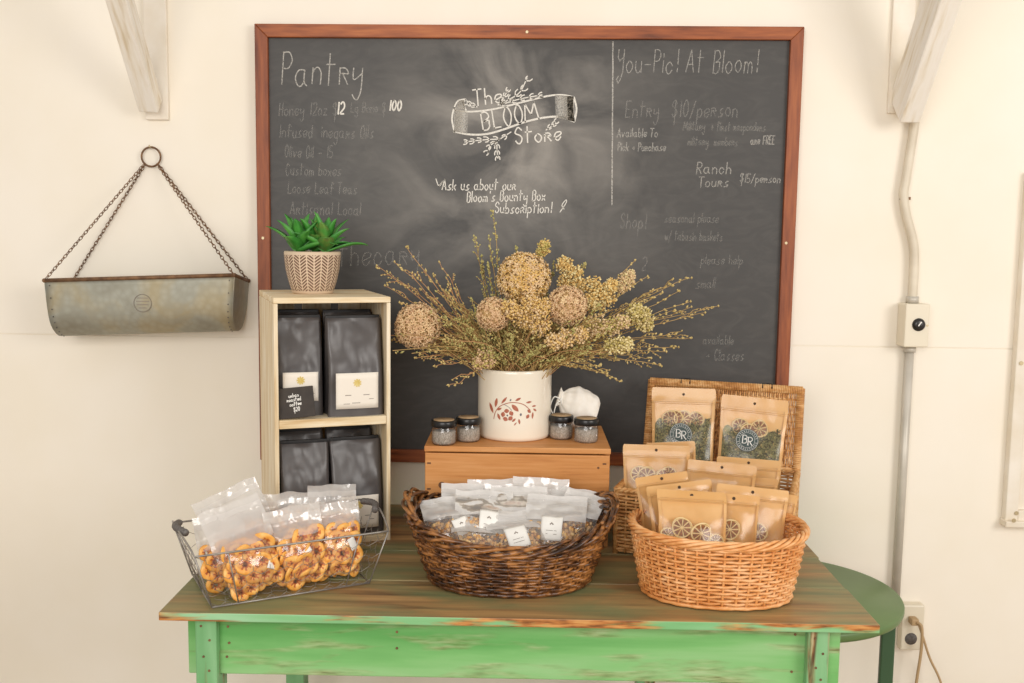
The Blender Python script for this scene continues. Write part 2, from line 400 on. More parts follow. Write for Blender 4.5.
        if bevel:
            b = o.modifiers.new('bevel', 'BEVEL'); b.width = bevel; b.segments = 2; b.limit_method = 'ANGLE'
        return o

def tag(o, label=None, cat=None, group=None, kind=None):
    if label: o['label'] = label
    if cat: o['category'] = cat
    if group: o['group'] = group
    if kind: o['kind'] = kind
    return o
def thing(name, label, cat, loc=(0, 0, 0), rz=0, group=None, mat=None):
    o = bpy.data.objects.new(name, None); C.objects.link(o); o.empty_display_size = 0.05
    if mat is not None: o.matrix_world = mat
    else: o.location = loc; o.rotation_euler = (0, 0, rz)
    return tag(o, label, cat, group)
def struct(mb, name, mats, bevel=0, parent=None):
    o = mb.build(name, mats, parent, bevel)
    if parent is None: o['kind'] = 'structure'
    return o
def smoothpath(pts, k=6, closed=False):
    pts = [V(p) for p in pts]; L = len(pts); out = []
    if L < 3: return pts
    for i in range(L if closed else L - 1):
        g = lambda j: pts[j % L] if closed else pts[max(0, min(L - 1, j))]
        p0, p1, p2, p3 = g(i - 1), g(i), g(i + 1), g(i + 2)
        for q in range(k):
            t = q / k
            out.append(0.5 * ((2 * p1) + (p2 - p0) * t + (2 * p0 - 5 * p1 + 4 * p2 - p3) * t * t + (3 * p1 - p0 - 3 * p2 + p3) * t ** 3))
    if not closed: out.append(pts[-1])
    return out
def ribbon(mb, p2, w, fn, mi=0):
    """flat stroke along 2D points p2; fn(u, v) gives the 3D point on the surface"""
    L = len(p2); vs = []; fs = []
    for i, p in enumerate(p2):
        t = p2[min(i + 1, L - 1)] - p2[max(i - 1, 0)]
        if t.length < 1e-9: t = V((1, 0))
        t.normalize(); nn = V((-t.y, t.x))
        e = V((0, 0))
        if i == 0: e = -t * w * 0.4
        if i == L - 1: e = t * w * 0.4
        ww = w[i] if isinstance(w, list) else w
        for sg in (-1, 1):
            q = p + nn * ww * 0.5 * sg + e; vs.append(fn(q.x, q.y))
    for i in range(L - 1): fs.append((2 * i, 2 * i + 2, 2 * i + 3, 2 * i + 1))
    mb.add(vs, fs, mi, False)

# hand lettering: single strokes on a small grid (baseline 3, x-height 6, capital 9)
G = {
 'a': '46 26 15 14 23 33 44|46 44 53', 'b': '19 13|15 26 36 45 44 33 23 14', 'c': '45 36 26 15 14 23 33 44', 'd': '49 43|45 36 26 15 14 23 33 44',
 'e': '14 45 46 26 15 14 23 33 44', 'f': '48 39 29 28 23|16 46', 'g': '46 26 15 14 23 33 44|46 41 30 20 11', 'h': '19 13|15 26 36 45 43', 'i': '16 13|17 18',
 'k': '19 13|46 14|25 43', 'l': '19 13', 'm': '16 13|15 26 35 33|35 46 55 53', 'n': '16 13|15 26 36 45 43', 'o': '26 15 14 23 33 44 45 36 26',
 'p': '16 10|15 26 36 45 44 33 23 14', 'r': '16 13|16 36 45 35 15|25 43', 's': '46 36 25 34 44 33 13', 't': '29 23|17 47', 'u': '16 14 23 33 44|46 43',
 'v': '16 23 46', 'w': '16 23 35 43 56', 'x': '16 43|46 13', 'y': '16 14 24 45|46 42 30 20 11', 'z': '16 46 13 43',
 'A': '03 29 43|15 35', 'B': '19 13|19 39 48 47 26|26 46 45 44 33 13', 'C': '48 39 29 17 15 23 33 44', 'E': '49 19 13 43|16 36', 'F': '49 19 13|16 36',
 'H': '19 13|49 43|16 46', 'I': '19 13', 'L': '19 13 43', 'M': '03 19 35 59 63', 'O': '29 17 15 23 33 45 47 39 29', 'P': '19 13|19 39 48 47 36 16',
 'R': '19 13|19 39 48 47 36 16|26 43', 'S': '48 39 29 18 17 36 45 44 33 23 14', 'T': '09 49|29 23', 'Y': '19 17 26 47|49 43 31 20 11 22', 'G': '48 39 29 17 15 23 33 44 46 36',
 '0': '29 17 15 23 33 45 47 39 29', '1': '29 23', '2': '18 29 39 48 46 13 43', '5': '49 19 16 36 45 44 33 13', '3': '19 39 48 36 45 33 13', '4': '19 16 46|39 33',
 '$': '48 39 29 18 17 36 45 44 33 23 14|30 31 39', '/': '12 49', '!': '29 25|24 23', '+': '15 45|36 34|25 35', '-': '15 45', "'": '29 28', '.': '23 24', ',': '23 12',
 '&': '15 45|27 33'}
SHARP = set('kvwxzAEFHILMTY1/!+-\'.')
def lettering(mb, txt, x, y, h, w, fn, mi=0, slant=0.12, tilt=0.0, sx=1.0, jit=0.25):
    u = h / 6.0; cx = 0; rr = random.Random(txt)
    for ch in txt:
        if ch == ' ': cx += 3.4; continue
        st = G.get(ch)
        if st is None: cx += 3; continue
        mxx = 0; dy = rr.uniform(-jit, jit)
        for s in st.split('|'):
            pp = [V((int(a[0]), int(a[1]) - 3 + dy)) for a in s.split()]
            mxx = max(mxx, max(p.x for p in pp))
            pp = [V((p.x + rr.uniform(-.08, .08), p.y + rr.uniform(-.08, .08))) for p in pp]
            pp = [V((p.x, p.y, 0)) for p in pp]
            sp = pp if (ch in SHARP or len(pp) < 3) else smoothpath(pp, 4)
            q = []
            for p in sp:
                X = (cx + p.x * 0.9 + slant * p.y) * u * sx; Y = p.y * u
                q.append(V((x + X * math.cos(tilt) - Y * math.sin(tilt), y + X * math.sin(tilt) + Y * math.cos(tilt))))
            if ch in SHARP:
                for q0, q1 in zip(q, q[1:]): ribbon(mb, [q0, q1], w, fn, mi)
            else: ribbon(mb, q, w, fn, mi)
        cx += mxx * 0.9 + 0.75
    return cx * u * sx

# ------------------------------------------------------------------ the setting
mb = MB(); mb.bx(-3.2, 3.0, 0, 0.12, 1.225, 3.0); mb.bx(-3.2, 3.0, 0, 0.12, 0.0, 1.222); mb.bx(-3.2, 3.0, 0.004, 0.12, 1.222, 1.225)
struct(mb, 'wall_back', 'wall')
mb = MB(); mb.bx(-3.2, 3.0, -5.2, 0.12, -0.06, 0.0); struct(mb, 'floor', 'floor')
# window casing at the right edge of the view
w = bpy.data.objects.new('window_1', None); C.objects.link(w); w.location = (1.403, 0, 0.722); w['kind'] = 'structure'
mb = MB()
mb.bx(0, 0.036, -0.028, 0, 0, 1.0); mb.bx(0.036, 0.9, -0.028, 0, 0.93, 1.0); mb.bx(0.9, 0.936, -0.028, 0, 0, 1.0); mb.bx(0.036, 0.9, -0.028, 0, 0, 0.035)
mb.build('window_frame', 'trim', w, 0.003)
mb = MB(); mb.bx(0.036, 0.9, -0.012, -0.004, 0.035, 0.93); mb.build('window_shutter', 'trim', w, 0.001)
mb = MB(); mb.bx(-0.004, 0.94, -0.042, 0, -0.012, 0.006); mb.build('window_sill', 'trim', w, 0.003)
mb = MB()
for p in ((0.017, 0.006), (0.014, 0.46), (0.03, 0.024)): mb.disc((p[0], -0.0425 if p[1] < .01 else -0.029, p[1] + 0.004), 0.006, (0, -1, 0), 10, 0, 0.002)
mb.build('nail_head', 'nail', w)

# diagonal roof braces, their blocks and the joint between wall boards
def beam(name, p0, p1, wx, wy, mat='brace'):
    p0, p1 = V(p0), V(p1); d = (p1 - p0); L = d.length; d.normalize()
    x = V((1, 0, 0)); x = (x - d * x.dot(d)).normalized(); y = d.cross(x)
    rot = Matrix((x, y, d)).transposed()
    mb = MB(); mb.box((0, 0, L / 2), (wx, wy, L)); o = mb.build(name, mat, None, 0.004)
    o.matrix_world = Matrix.Translation(p0) @ rot.to_4x4(); o['kind'] = 'structure'; return o
beam('trim_1', (-1.045, -0.035, 1.87), V((-1.045, -.035, 1.87)).lerp(onY(120, 0, -.27), 2.4), 0.054, 0.055)
beam('trim_2', (1.045, -0.035, 1.885), V((1.045, -.035, 1.885)).lerp(onY(941, 0, -.25), 2.4), 0.055, 0.12)
mb = MB(); mb.bx(-1.068, -1.004, -0.014, 0, 1.836, 3.0); struct(mb, 'trim_3', 'trim', 0.002)
mb = MB(); mb.bx(1.008, 1.070, -0.012, 0, 1.880, 3.0); struct(mb, 'trim_4', 'trim', 0.002)

# ------------------------------------------------------------------ chalkboard
BY = -0.016
t = thing('chalkboard', 'large framed chalkboard with chalk lettering hung on the cream wall', 'chalkboard', (0, 0, 0.87))
x0, x1, z0, zl, zr, fw = -0.754, 0.762, 0.0, 1.229, 1.238, 0.036
mb = MB(); mb.bx(x0 + 0.01, x1 - 0.01, BY, -0.002, 0.01, zl - 0.01); mb.build('writing_surface', 'board', t)
def prism(vs, y0, y1):
    m_ = MB(); n = len(vs)
    m_.add([(x, y0, z) for x, z in vs] + [(x, y1, z) for x, z in vs], [tuple(range(n)), tuple(range(n, 2 * n))[::-1]] + [(k, (k + 1) % n, n + (k + 1) % n, n + k) for k in range(n)], 0, False); return m_
prism([(x0, zl), (x1, zr), (x1 - fw, zr - fw), (x0 + fw, zl - fw)], -0.03, -0.001).build('frame_rail', 'frame', t, 0.002)
prism([(x0, 0), (x0 + fw, fw), (x1 - fw, fw), (x1, 0)], -0.03, -0.001).build('frame_rail', 'frame', t, 0.002)
prism([(x0, 0), (x0, zl), (x0 + fw, zl - fw), (x0 + fw, fw)], -0.03, -0.001).build('frame_stile', 'framev', t, 0.002)
prism([(x1, 0), (x1 - fw, fw), (x1 - fw, zr - fw), (x1, zr)], -0.03, -0.001).build('frame_stile', 'framev', t, 0.002)
for px, py in ((527, 32), (786, 243), (263, 238)):
    mb = MB(); p = onY(px, py, -0.03); mb.disc((p.x, -0.0302, p.z - 0.87), 0.004, (0, -1, 0), 10, 0, 0.0015); mb.build('screw_head', 'nail', t)
def bd(u, v): return V((u, BY - 0.0008, v))
def bpx(px, py):
    p = onY(px, py, BY); return V((p.x, p.z - 0.87))
S = 0.00286     # metres per photo pixel on the board
def chalk_text(name, lines, mat):
    for (txt, px, py, hpx, wpx, sx, tilt) in lines:
        mb = MB(); p = bpx(px, py)
        lettering(mb, txt, p.x, p.y, hpx * S, wpx * 1.15 * S, bd, 0, 0.14, R(tilt), sx * .83)
        mb.build(name, mat, t)
chalk_text('heading_lettering', [('Pantry', 279, 85, 30, 1.0, 0.74, 1)], 'chalk_m')
chalk_text('heading_lettering', [('You-Pic! At Bloom!', 615, 73, 21, 0.8, 0.70, 1)], 'chalk_g')
chalk_text('price_lettering', [('12', 336, 114, 11, 1.3, .8, 0), ('100', 388, 110, 9, 1.3, .95, 0)], 'chalk_w')
chalk_text('list_lettering', [('Honey 12oz $', 278, 115, 12, .8, .72, 0), ('Lg Bone $', 350, 112, 9, .7, .75, 0), ('Infused Vinegars Oils', 279, 137, 12, .8, .72, 0),
    ('Olive Oil - 15', 284, 157, 11, .8, .7, 0), ('Custom boxes', 285, 175, 11, .8, .7, 0), ('Loose Leaf Teas', 287, 193, 11, .8, .7, 0),
    ('Artisanal Local', 290, 214, 12, .8, .72, 0)], 'chalk_f')
chalk_text('list_lettering', [('Apothecary', 302, 266, 24, 1.0, .8, 2)], 'chalk_f')
chalk_text('list_lettering', [('Available To', 617, 137, 8, .8, .80, 1), ('Pick + Purchase', 617, 151, 8, .8, .70, 1), ('Ranch', 695, 174, 11, .9, 1.04, 2), ('Tours', 698, 187, 10, .9, 1.0, 2),
    ('$15/person', 739, 182, 8, .8, .88, 0), ('are FREE', 750, 144, 8, .9, .62, 0)], 'chalk_g')
chalk_text('list_lettering', [('Entry  $10/person', 624, 117, 15, .9, .76, 1), ('Military  & first responders', 683, 130, 8, .7, .66, 0), ('military  members', 687, 145, 8, .7, .66, 0),
    ('Shop!', 619, 228, 14, .8, .7, 0), ('seasonal please', 664, 222, 9, .7, .7, 0), ('w/ tabasin baskets', 664, 240, 9, .7, .6, 0), ('62', 636, 270, 13, .8, .8, 0),
    ('small', 695, 288, 10, .7, .8, 0), ('please help', 700, 264, 9, .7, .8, 0), ('available', 702, 344, 9, .7, .75, 0), ('+ Classes', 705, 360, 11, .8, .7, 0)], 'chalk_f')
chalk_text('notice_lettering', [('Ask us about our', 442, 190, 10, .85, .78, 1), ("Bloom's Bounty Box", 466, 202, 10, .85, .78, 2), ('Subscription!', 494, 213, 10, .85, .84, 1)], 'chalk_w')
mb = MB(); a, b = bpx(613, 42), bpx(612, 205)
ribbon(mb, [a + (b - a) * (i / 12) + V((rnd.uniform(-.0006, .0006), 0)) for i in range(13)], 1.3 * S, bd); mb.build('dividing_line', 'chalk_m', t)
# emblem: ribbon banner, lettering and sprigs
mb = MB()
def pxline(pts, wpx, mi=0, k=6):
    q = smoothpath([V((*bpx(x, y), 0)) for x, y in pts], k); ribbon(mb, [V((p.x, p.y)) for p in q], wpx * S, bd, mi)
pxline([(454, 108), (458, 111), (475, 111.5), (497, 108.5), (523, 102), (548, 96), (562, 95), (573, 97)], 1.7)
pxline([(454, 131.5), (470, 134.5), (487, 134), (505, 129), (525, 122), (545, 117.5), (560, 117), (574, 121.5)], 1.9)
pxline([(454, 108), (452, 119), (454.5, 132)], 1.7); pxline([(574, 97.5), (576.5, 109), (574.5, 121)], 1.8)
pxline([(454, 108), (458, 101), (466, 99.5), (463, 103), (466, 110)], 1.5)
for i in range(40):
    u = i / 39; pxline([(455 + 13 * u, 109.5 + 1.7 * u), (454.5 + 13 * u, 131 + 2.8 * u)], 0.8 * (1 - u) + .1, 1)
    pxline([(573 - 18 * u, 97 - 2 * u), (574 - 18 * u, 121 - 3.6 * u)], 1.2 * (1 - u) + .2, 0 if u < .35 else 1)
    pxline([(459 + 5 * u, 101 - u), (456 + 9 * u, 109)], 0.4, 1)
for txt, px, py, h, sx, tl in (('The', 474, 105.5, 15, .92, 8), ('BLOOM', 481, 131, 17, .94, 12), ('Store', 514, 144, 15, .92, 6)):
    p = bpx(px, py); lettering(mb, txt, p.x, p.y, h * S, 1.35 * S, bd, 0, 0.05, R(tl), sx * .95, 0.1)
def chalk_sprig(stem, n, ln):
    pxline(stem, 1.1)
    q = smoothpath([V((x, y, 0)) for x, y in stem], 8)
    for i in range(n):
        p = q[int((i + .6) / n * (len(q) - 1))]; tdir = (q[-1] - q[0]).normalized()
        for sg in (-1, 1):
            a = math.atan2(tdir.y, tdir.x) + sg * 0.8; l_ = ln * rnd.uniform(.9, 1.4)
            pxline([(p.x, p.y), (p.x + l_ * .6 * math.cos(a), p.y + l_ * .6 * math.sin(a)), (p.x + l_ * math.cos(a - sg * .3), p.y + l_ * math.sin(a - sg * .3))], 1.15, 0, 3)
chalk_sprig([(498, 105), (510, 99), (520, 92), (527, 78)], 5, 5); chalk_sprig([(500, 105), (520, 99), (542, 95)], 5, 4.5); chalk_sprig([(500, 104), (504, 97), (508, 90)], 3, 4)
chalk_sprig([(511, 132), (497, 141), (490, 146), (488, 153)], 4, 4); chalk_sprig([(500, 139), (482, 140), (465, 142)], 5, 4.5); chalk_sprig([(497, 141), (497, 150), (498, 158)], 3, 4)
chalk_sprig([(477, 107), (472, 105), (467, 103)], 3, 3.5); chalk_sprig([(546, 130), (552, 126), (555, 122)], 3, 3.5)
pxline([(436, 179), (439, 186), (443, 181), (439, 186)], 0.9); pxline([(560, 212), (566, 203), (566, 200), (562, 205), (564, 209)], 0.9)
mb.build('store_emblem', ['chalk_w', 'chalk_m'], t)

# ------------------------------------------------------------------ hanging trough
t = thing('hanging_trough', 'galvanised tin trough planter hanging on chains from a ring on the wall', 'wall planter', (-1.043, 0, 1.245))
TX0, TX1 = -0.262, 0.258
def uprof(s_):      # front rim -> round bottom -> back rim, (y, z)
    pts = [(-0.150, 0.162), (-0.150, 0.085), (-0.140, 0.040), (-0.110, 0.010), (-0.078, 0.003), (-0.044, 0.012), (-0.018, 0.045), (-0.008, 0.085), (-0.008, 0.140)]
    sp = smoothpath([V((0, a, b)) for a, b in pts], 4); f = s_ * (len(sp) - 1); i = min(int(f), len(sp) - 2); q = sp[i].lerp(sp[i + 1], f - i); return q
mb = MB()
def tro(u, v, off=0):
    p = uprof(v); taper = 0.012 * (1 - p.z / .16)
    return V((TX0 + taper + (TX1 - TX0 - 2 * taper) * u, p.y, p.z - .022 * (1 - u) + .002))
mb.grid(tro, 24, 28); o = mb.build('tin_body', 'galv', t)
sd = o.modifiers.new('thick', 'SOLIDIFY'); sd.thickness = 0.0015
for u in (0, 1):
    mb = MB(); L = [tro(u, k / 28) for k in range(29)]; mb.add(L, [tuple(range(29))], 0, False); o = mb.build('end_cap', 'galv', t)
    sd = o.modifiers.new('thick', 'SOLIDIFY'); sd.thickness = 0.0015; sd.offset = 0
mb = MB(); mb.tube([tro(0, 0), tro(1, 0), tro(1, 1), tro(0, 1)], 0.0055, 8, True)
for p in (tro(0, 0), tro(1, 0), tro(1, 1), tro(0, 1)): mb.blob(p, 0.0062, 0, 8, 6)
mb.build('rim_rod', 'rust', t)
mb = MB()
for u in (0.025, .975):
    for k in range(9):
        p = tro(u, 0.03 + k * 0.05); mb.octa(p + V((0, -0.001, 0)), 0.0025)
mb.build('rivet', 'wrap', t)
mb = MB(); mb.tube([V((0.006 + .024 * math.cos(q), -0.152, 0.084 + .024 * math.sin(q))) for q in [2 * PI * k / 28 for k in range(28)]], 0.0008, 4, True)
def tfn(u, v): return V((u, -0.1515, v))
for k, w_ in enumerate((.028, .034, .03, .02)): ribbon(mb, [V((0.006 - w_ / 2, 0.098 - .009 * k)), V((0.006 + w_ / 2, 0.098 - .009 * k))], 0.002, tfn)
mb.build('stamped_mark', 'ink', t)
RC = V((-0.013, -0.012, 0.488))
mb = MB(); mb.tube([RC + V((.027 * math.cos(2 * PI * k / 32), 0, .027 * math.sin(2 * PI * k / 32))) for k in range(32)], 0.0028, 8, True); mb.build('hanging_ring', 'rust', t)
def chain(a, b, name='chain'):
    a, b = V(a), V(b); L = (b - a).length; n = int(L / 0.0105); d = (b - a).normalized()
    s1 = d.orthogonal().normalized(); s2 = d.cross(s1); mb = MB()
    for i in range(n):
        c = a + (b - a) * ((i + .5) / n); s_ = (s1 + s2).normalized() if i % 2 else (s1 - s2).normalized()
        mb.tube([c + d * (0.0074 * math.cos(q)) + s_ * (0.0038 * math.sin(q)) for q in [2 * PI * k / 10 for k in range(10)]], 0.0011, 5, True)
    mb.build(name, 'rust', t)
for sx in (-1, 1):
    e = RC + V((sx * 0.018, 0, -0.020))
    for v in (0, 1): chain(e + V((0, (v - .5) * .006, 0)), tro(0 if sx < 0 else 1, v) + V((-sx * .004, 0, .004)))
mb = MB(); mb.tube([(-1.056, 0.004, 1.7615), (-1.056, -0.022, 1.7585), (-1.056, -0.024, 1.765)], 0.0022, 6)
tag(mb.build('wall_nail', 'nail'), 'bent nail in the wall that the trough ring hangs from', 'nail')

# ------------------------------------------------------------------ conduit, switch box, outlet
t = thing('conduit_pipe', 'thin painted conduit pipe running down the wall beside the window', 'pipe', (1.10, 0, 0))
mb = MB(); mb.tube(smoothpath([(.005, -.02, 2.5), (0, -.02, 2.15), (-.013, -.02, 1.916), (-.034, -.02, 1.70), (-.038, -.02, 1.655), (-.028, -.02, 1.60), (-.006, -.02, 1.53), (.002, -.02, 1.47), (.003, -.02, 1.3535)], 8), 0.0125, 12); mb.build('upper_run', 'pipe', t)
mb = MB(); mb.tube([(.003, -.02, 1.228), (.003, -.02, 0.475)], 0.0125, 12); mb.build('lower_run', 'pipe2', t)
mb = MB(); mb.lathe([(0.0126, 0), (.017, 0), (.017, .018), (.0126, .018)], 16, (.003, -.02, 1.353)); mb.build('coupling', 'pipe2', t); mb = MB(); mb.lathe([(0.0126, 0), (.017, 0), (.017, .016), (.0126, .016)], 16, (.003, -.02, 1.212)); mb.build('coupling', 'pipe2', t)
mb = MB(); mb.box((-.034, -.02, 1.645), (.03, .006, .008)); mb.build('clip', 'rust', t)
t = thing('switch_box', 'cream metal switch box with a black round dial on the conduit', 'switch box', (1.104, 0, 1.230))
mb = MB(); mb.bx(-.034, .034, -.062, 0, 0, .122); mb.build('box', 'outlet', t, 0.004)
mb = MB(); mb.lathe([(0, .010), (.010, .0098), (.016, .007), (.0185, 0)], 24); o = mb.build('dial', 'dial', t); o.rotation_euler = (R(90), 0, 0); o.location = (.004, -.062, .064)
mb = MB(); mb.box((.003, -.073, .067), (.003, .002, .014), 0, Matrix.Rotation(.6, 3, 'Y')); mb.build('dial_mark', 'white', t)
mb = MB(); mb.disc((.028, -.062, .062), .003, (0, -1, 0), 10, 0, .001); mb.build('box_screw', 'nail', t)
t = thing('wall_outlet', 'ivory surface outlet box low on the wall behind the green round table', 'outlet', (1.155, 0, 0.335))
mb = MB(); mb.bx(-.034, .030, -.035, 0, 0, .136); mb.build('box', 'outlet', t, 0.004)
mb = MB(); mb.lathe([(0, .004), (.016, .004), (.018, 0)], 20); o = mb.build('socket', 'wrap', t); o.rotation_euler = (R(90), 0, 0); o.location = (-.006, -.035, .035)
t = thing('power_cord', 'tan power cord hanging from the plug in the wall outlet', 'cord', (1.16, -.045, 0.43))
mb = MB(); mb.box((-.012, -.004, .0), (.022, .03, .02)); mb.build('plug', 'cord', t, 0.004)
mb = MB(); mb.tube(smoothpath([(-.008, -.018, .0), (.002, -.03, -.01), (.004, -.03, -.08), (-.006, -.03, -.2), (-.015, -.03, -.42)], 6), 0.0045, 8)
mb.tube(smoothpath([(-.004, -.02, -.002), (.008, -.03, -.04), (.03, -.03, -.10), (.065, -.03, -.17), (.09, -.028, -.26), (.1, -.025, -.42)], 6), 0.0035, 8); mb.build('cable', 'cord', t)

# ------------------------------------------------------------------ tables
t = thing('farm_table', 'weathered green painted wooden table carrying the baskets', 'table', (0, -0.5, 0))
TZ = 0.76
ys = [-0.415, -0.205, 0.005, 0.215, 0.42]
for i in range(4):
    mb = MB(); mb.bx(-.728 + (0, .002, -.001, .001)[i], .727 + (0, -.003, .001, 0)[i], ys[i] + (0 if i == 0 else .0015), ys[i + 1] - .0015, TZ - .018, TZ, 0)
    mb.m = [1 if k == 2 else 0 for k in range(6)] if i == 0 else mb.m
    mb.build('top_plank', ['top', 'edge'], t, 0.002)
mb = MB(); mb.bx(-.684, .664, -.372, -.350, .612, TZ - .0185); mb.build('apron_board', 'apron', t, 0.003)
mb = MB(); mb.bx(-.64, .62, .35, .372, .612, TZ - .0185); mb.build('apron_board', 'apron', t, 0.003)
for x in (-.684, .642):
    mb = MB(); mb.bx(x, x + .022, -.349, .349, .612, TZ - .0185); mb.build('apron_board', 'apron', t, 0.003)
for x, y in ((-.661, -.396), (.590, -.396)):
    mb = MB(); mb.bx(x, x + .044, y, y + .0235, 0, TZ - .0195); mb.bx(x, x + .044, y + .0465, y + .07, 0, TZ - .02); mb.bx(x, x + .044, y + .0235, y + .0465, 0, .611); mb.build('leg', 'post', t, 0.003)
for x, y in ((-.64, .28), (.33, .28)):
    mb = MB(); mb.bx(x, x + .05, y, y + .06, 0, TZ - .02); mb.build('leg', 'post', t, 0.003)
mb = MB()
for x, zs in ((-.640, (.725, .695, .66, .63)), (.612, (.722, .69, .66, .635))):
    for k, z in enumerate(zs): mb.disc((x + (-.008, .009, -.004, .007)[k], -.3962, z), .0026, (0, -1, 0), 8, 0, .0012)
for x, z in ((-.60, .715), (-.598, .68), (-.603, .65), (.566, .64), (.57, .72), (-.25, .71), (-.25, .675)): mb.disc((x, -.3722, z), .0028, (0, -1, 0), 8, 0, .0012)
mb.build('nail_head', 'rust', t)
t = thing('round_side_table', 'olive green round side table tucked under the right end of the farm table', 'table', (.706, -.297, 0))
mb = MB(); mb.lathe([(0, .580), (.285, .580), (.291, .584), (.293, .590), (.293, .600), (.290, .605), (0, .605)], 72); mb.build('tabletop', 'green_table', t)
for k in range(3):
    q = R(-14 + 120 * k); mb = MB(); mb.box((.258 * math.cos(q), .258 * math.sin(q), .29), (.034, .034, .58), 0, Matrix.Rotation(q, 3, 'Z')); mb.build('leg', 'green_leg', t, 0.004)

# ------------------------------------------------------------------ crate shelf
CR = Matrix.Translation((-.4565, -.4632, TZ)) @ Matrix.Rotation(R(20.5), 4, 'Z')
t = thing('crate_shelf', 'upright pale pine crate used as a two level shelf for coffee bags', 'shelf', mat=CR)
CW, CDp, CH = .282, .330, .613
for sx in (-1, 1):
    mb = MB(); x = sx * (CW / 2 - .005)
    for k in range(3):
        d0 = k * CDp / 3; mb.bx(x - .005, x + .005, d0 + .001, d0 + CDp / 3 - .001, 0.0, CH - .0145)
    mb.build('side_panel', 'crate', t, 0.0015)
mb = MB()
for k in range(3): mb.bx(-CW / 2, CW / 2, k * CDp / 3 + .0008, (k + 1) * CDp / 3 - .0008, CH - .014, CH)
mb.build('top_board', 'crate_h', t, 0.0015)
iw = CW / 2 - .0105
mb = MB(); mb.bx(-iw, iw, .001, CDp - .013, 0, .014); mb.build('bottom_board', 'crate_h', t, 0.0015)
mb = MB(); mb.bx(-iw, iw, .002, CDp - .013, .297, .318); mb.build('shelf_board', 'crate_h', t, 0.0015)
for x_a, x_b in ((-.128, -.050), (-.028, .048), (.070, .128)):
    mb = MB(); mb.bx(x_a, x_b, CDp - .012, CDp - .001, 0.0, CH - .015); mb.build('back_slat', 'crate', t, 0.001)

# coffee bags: gusseted foil bag with a folded top
def coffee_bag(loc, w, h, d, rz, label, seed, lab=True, lean=0.0, up=.085):
    r_ = random.Random(seed)
    mt = CR @ Matrix.Translation(loc) @ Matrix.Rotation(R(rz), 4, 'Z') @ Matrix.Rotation(lean, 4, 'X')
    t = thing('coffee_bag', label, 'coffee bag', mat=mt, group='black coffee bags in the crate shelf')
    mb = MB(); off = V((r_.uniform(0, 50), r_.uniform(0, 50), 0))
    def dep(z): return d * (1 - max(0, (z - .35) / .65) ** 1.3 * .88)
    def sec(u, v):
        z = v; dd = dep(z); q = u * 4; k = int(q) % 4; f = q - int(q)
        ww = w * (1 - .03 * math.sin(PI * z))
        if k == 0: p = V((-ww / 2 + ww * f, -dd / 2, 0)); p.y -= .010 * (1 - (2 * f - 1) ** 2) * (1 - z) 
        elif k == 1: p = V((ww / 2, -dd / 2 + dd * f, 0)); p.x -= .010 * (1 - abs(2 * f - 1)) * (.3 + .7 * z)
        elif k == 2: p = V((ww / 2 - ww * f, dd / 2, 0))
        else: p = V((-ww / 2, dd / 2 - dd * f, 0)); p.x += .010 * (1 - abs(2 * f - 1)) * (.3 + .7 * z)
        P3 = V((p.x * 22, z * h * 13, p.y * 20)) + off
        cr = noise.noise(P3) * .0075 + abs(noise.noise(V((P3.x * .6 + P3.z * 1.2, P3.z * 1.1, 4)) + off)) * .009 + abs(noise.noise(P3 * 2.1)) * .003
        if k in (0, 2): p.y += cr * (1 if k == 2 else -1) * (.25 + .75 * min(1, z * 1.6)) * (0 if z > .985 else 1)
        p.z = z * h
        return p
    mb.grid(sec, 64, 44, 0, True)
    mb.add([sec(k / 64, 0) for k in range(64)], [tuple(range(64))], 0, False)
    mb.build('foil_bag', 'coffee', t)
    mb = MB(); mb.bx(-w * .49, w * .49, d * .06 * .5, d * .06 + .007, h * .985, h + .007); mb.build('folded_top', 'coffee_d', t, 0.002)
    if lab:
        lw, lh = w * .76, w * .64; zc = h * up + lh / 2
        o_ = -dep(.3) / 2 - .0175
        def lf(u, v): return V((u, o_ - .0008 + .0035 * (abs(2 * u / w)) ** 2, v))
        mb = MB(); mb.grid(lambda u, v: V((-lw / 2 + lw * u, o_ + .0035 * (2 * (u - .5) * .74) ** 2, zc - lh / 2 + lh * v)), 12, 6); o = mb.build('paper_label', 'paper', t)
        sd = o.modifiers.new('thick', 'SOLIDIFY'); sd.thickness = .0006; sd.offset = 0
        mb = MB()
        for k in range(9):
            a = 2 * PI * k / 9; rr_ = .0085
            ribbon(mb, [V((rr_ * .25 * math.cos(a), zc + lh * .22 + rr_ * .25 * math.sin(a))), V((rr_ * math.cos(a + .3), zc + lh * .22 + rr_ * math.sin(a + .3)))], .004, lf, 0)
        ribbon(mb, [V((-lw * .28, zc - lh * .12)), V((lw * .28, zc - lh * .12))], .0018, lf, 1)
        ribbon(mb, [V((-lw * .12, zc - lh * .34)), V((lw * .06, zc - lh * .34))], .0016, lf, 1); ribbon(mb, [V((lw * .28, zc - lh * .24)), V((lw * .38, zc - lh * .24))], .0014, lf, 1)
        ribbon(mb, [V((-lw * .32, zc - lh * .36)), V((-lw * .18, zc - lh * .36))], .0014, lf, 1)
        o2 = mb.build('label_print', ['gold', 'ink'], t); o2.parent = o
    return t
SH = .3183; B0 = .0143
coffee_bag((.058, .055, SH), .138, .240, .066, 1, 'black coffee bag with cream label front right on the upper crate shelf', 1)
coffee_bag((-.072, .088, SH), .112, .240, .066, -2, 'black coffee bag behind the small black price card', 2, up=.16)
coffee_bag((.062, .156, SH), .126, .246, .064, 0, 'black coffee bag behind the right bag of the upper crate shelf', 3, False)
coffee_bag((-.064, .180, SH), .118, .246, .064, 0, 'black coffee bag behind the left bag of the upper crate shelf', 4, False)
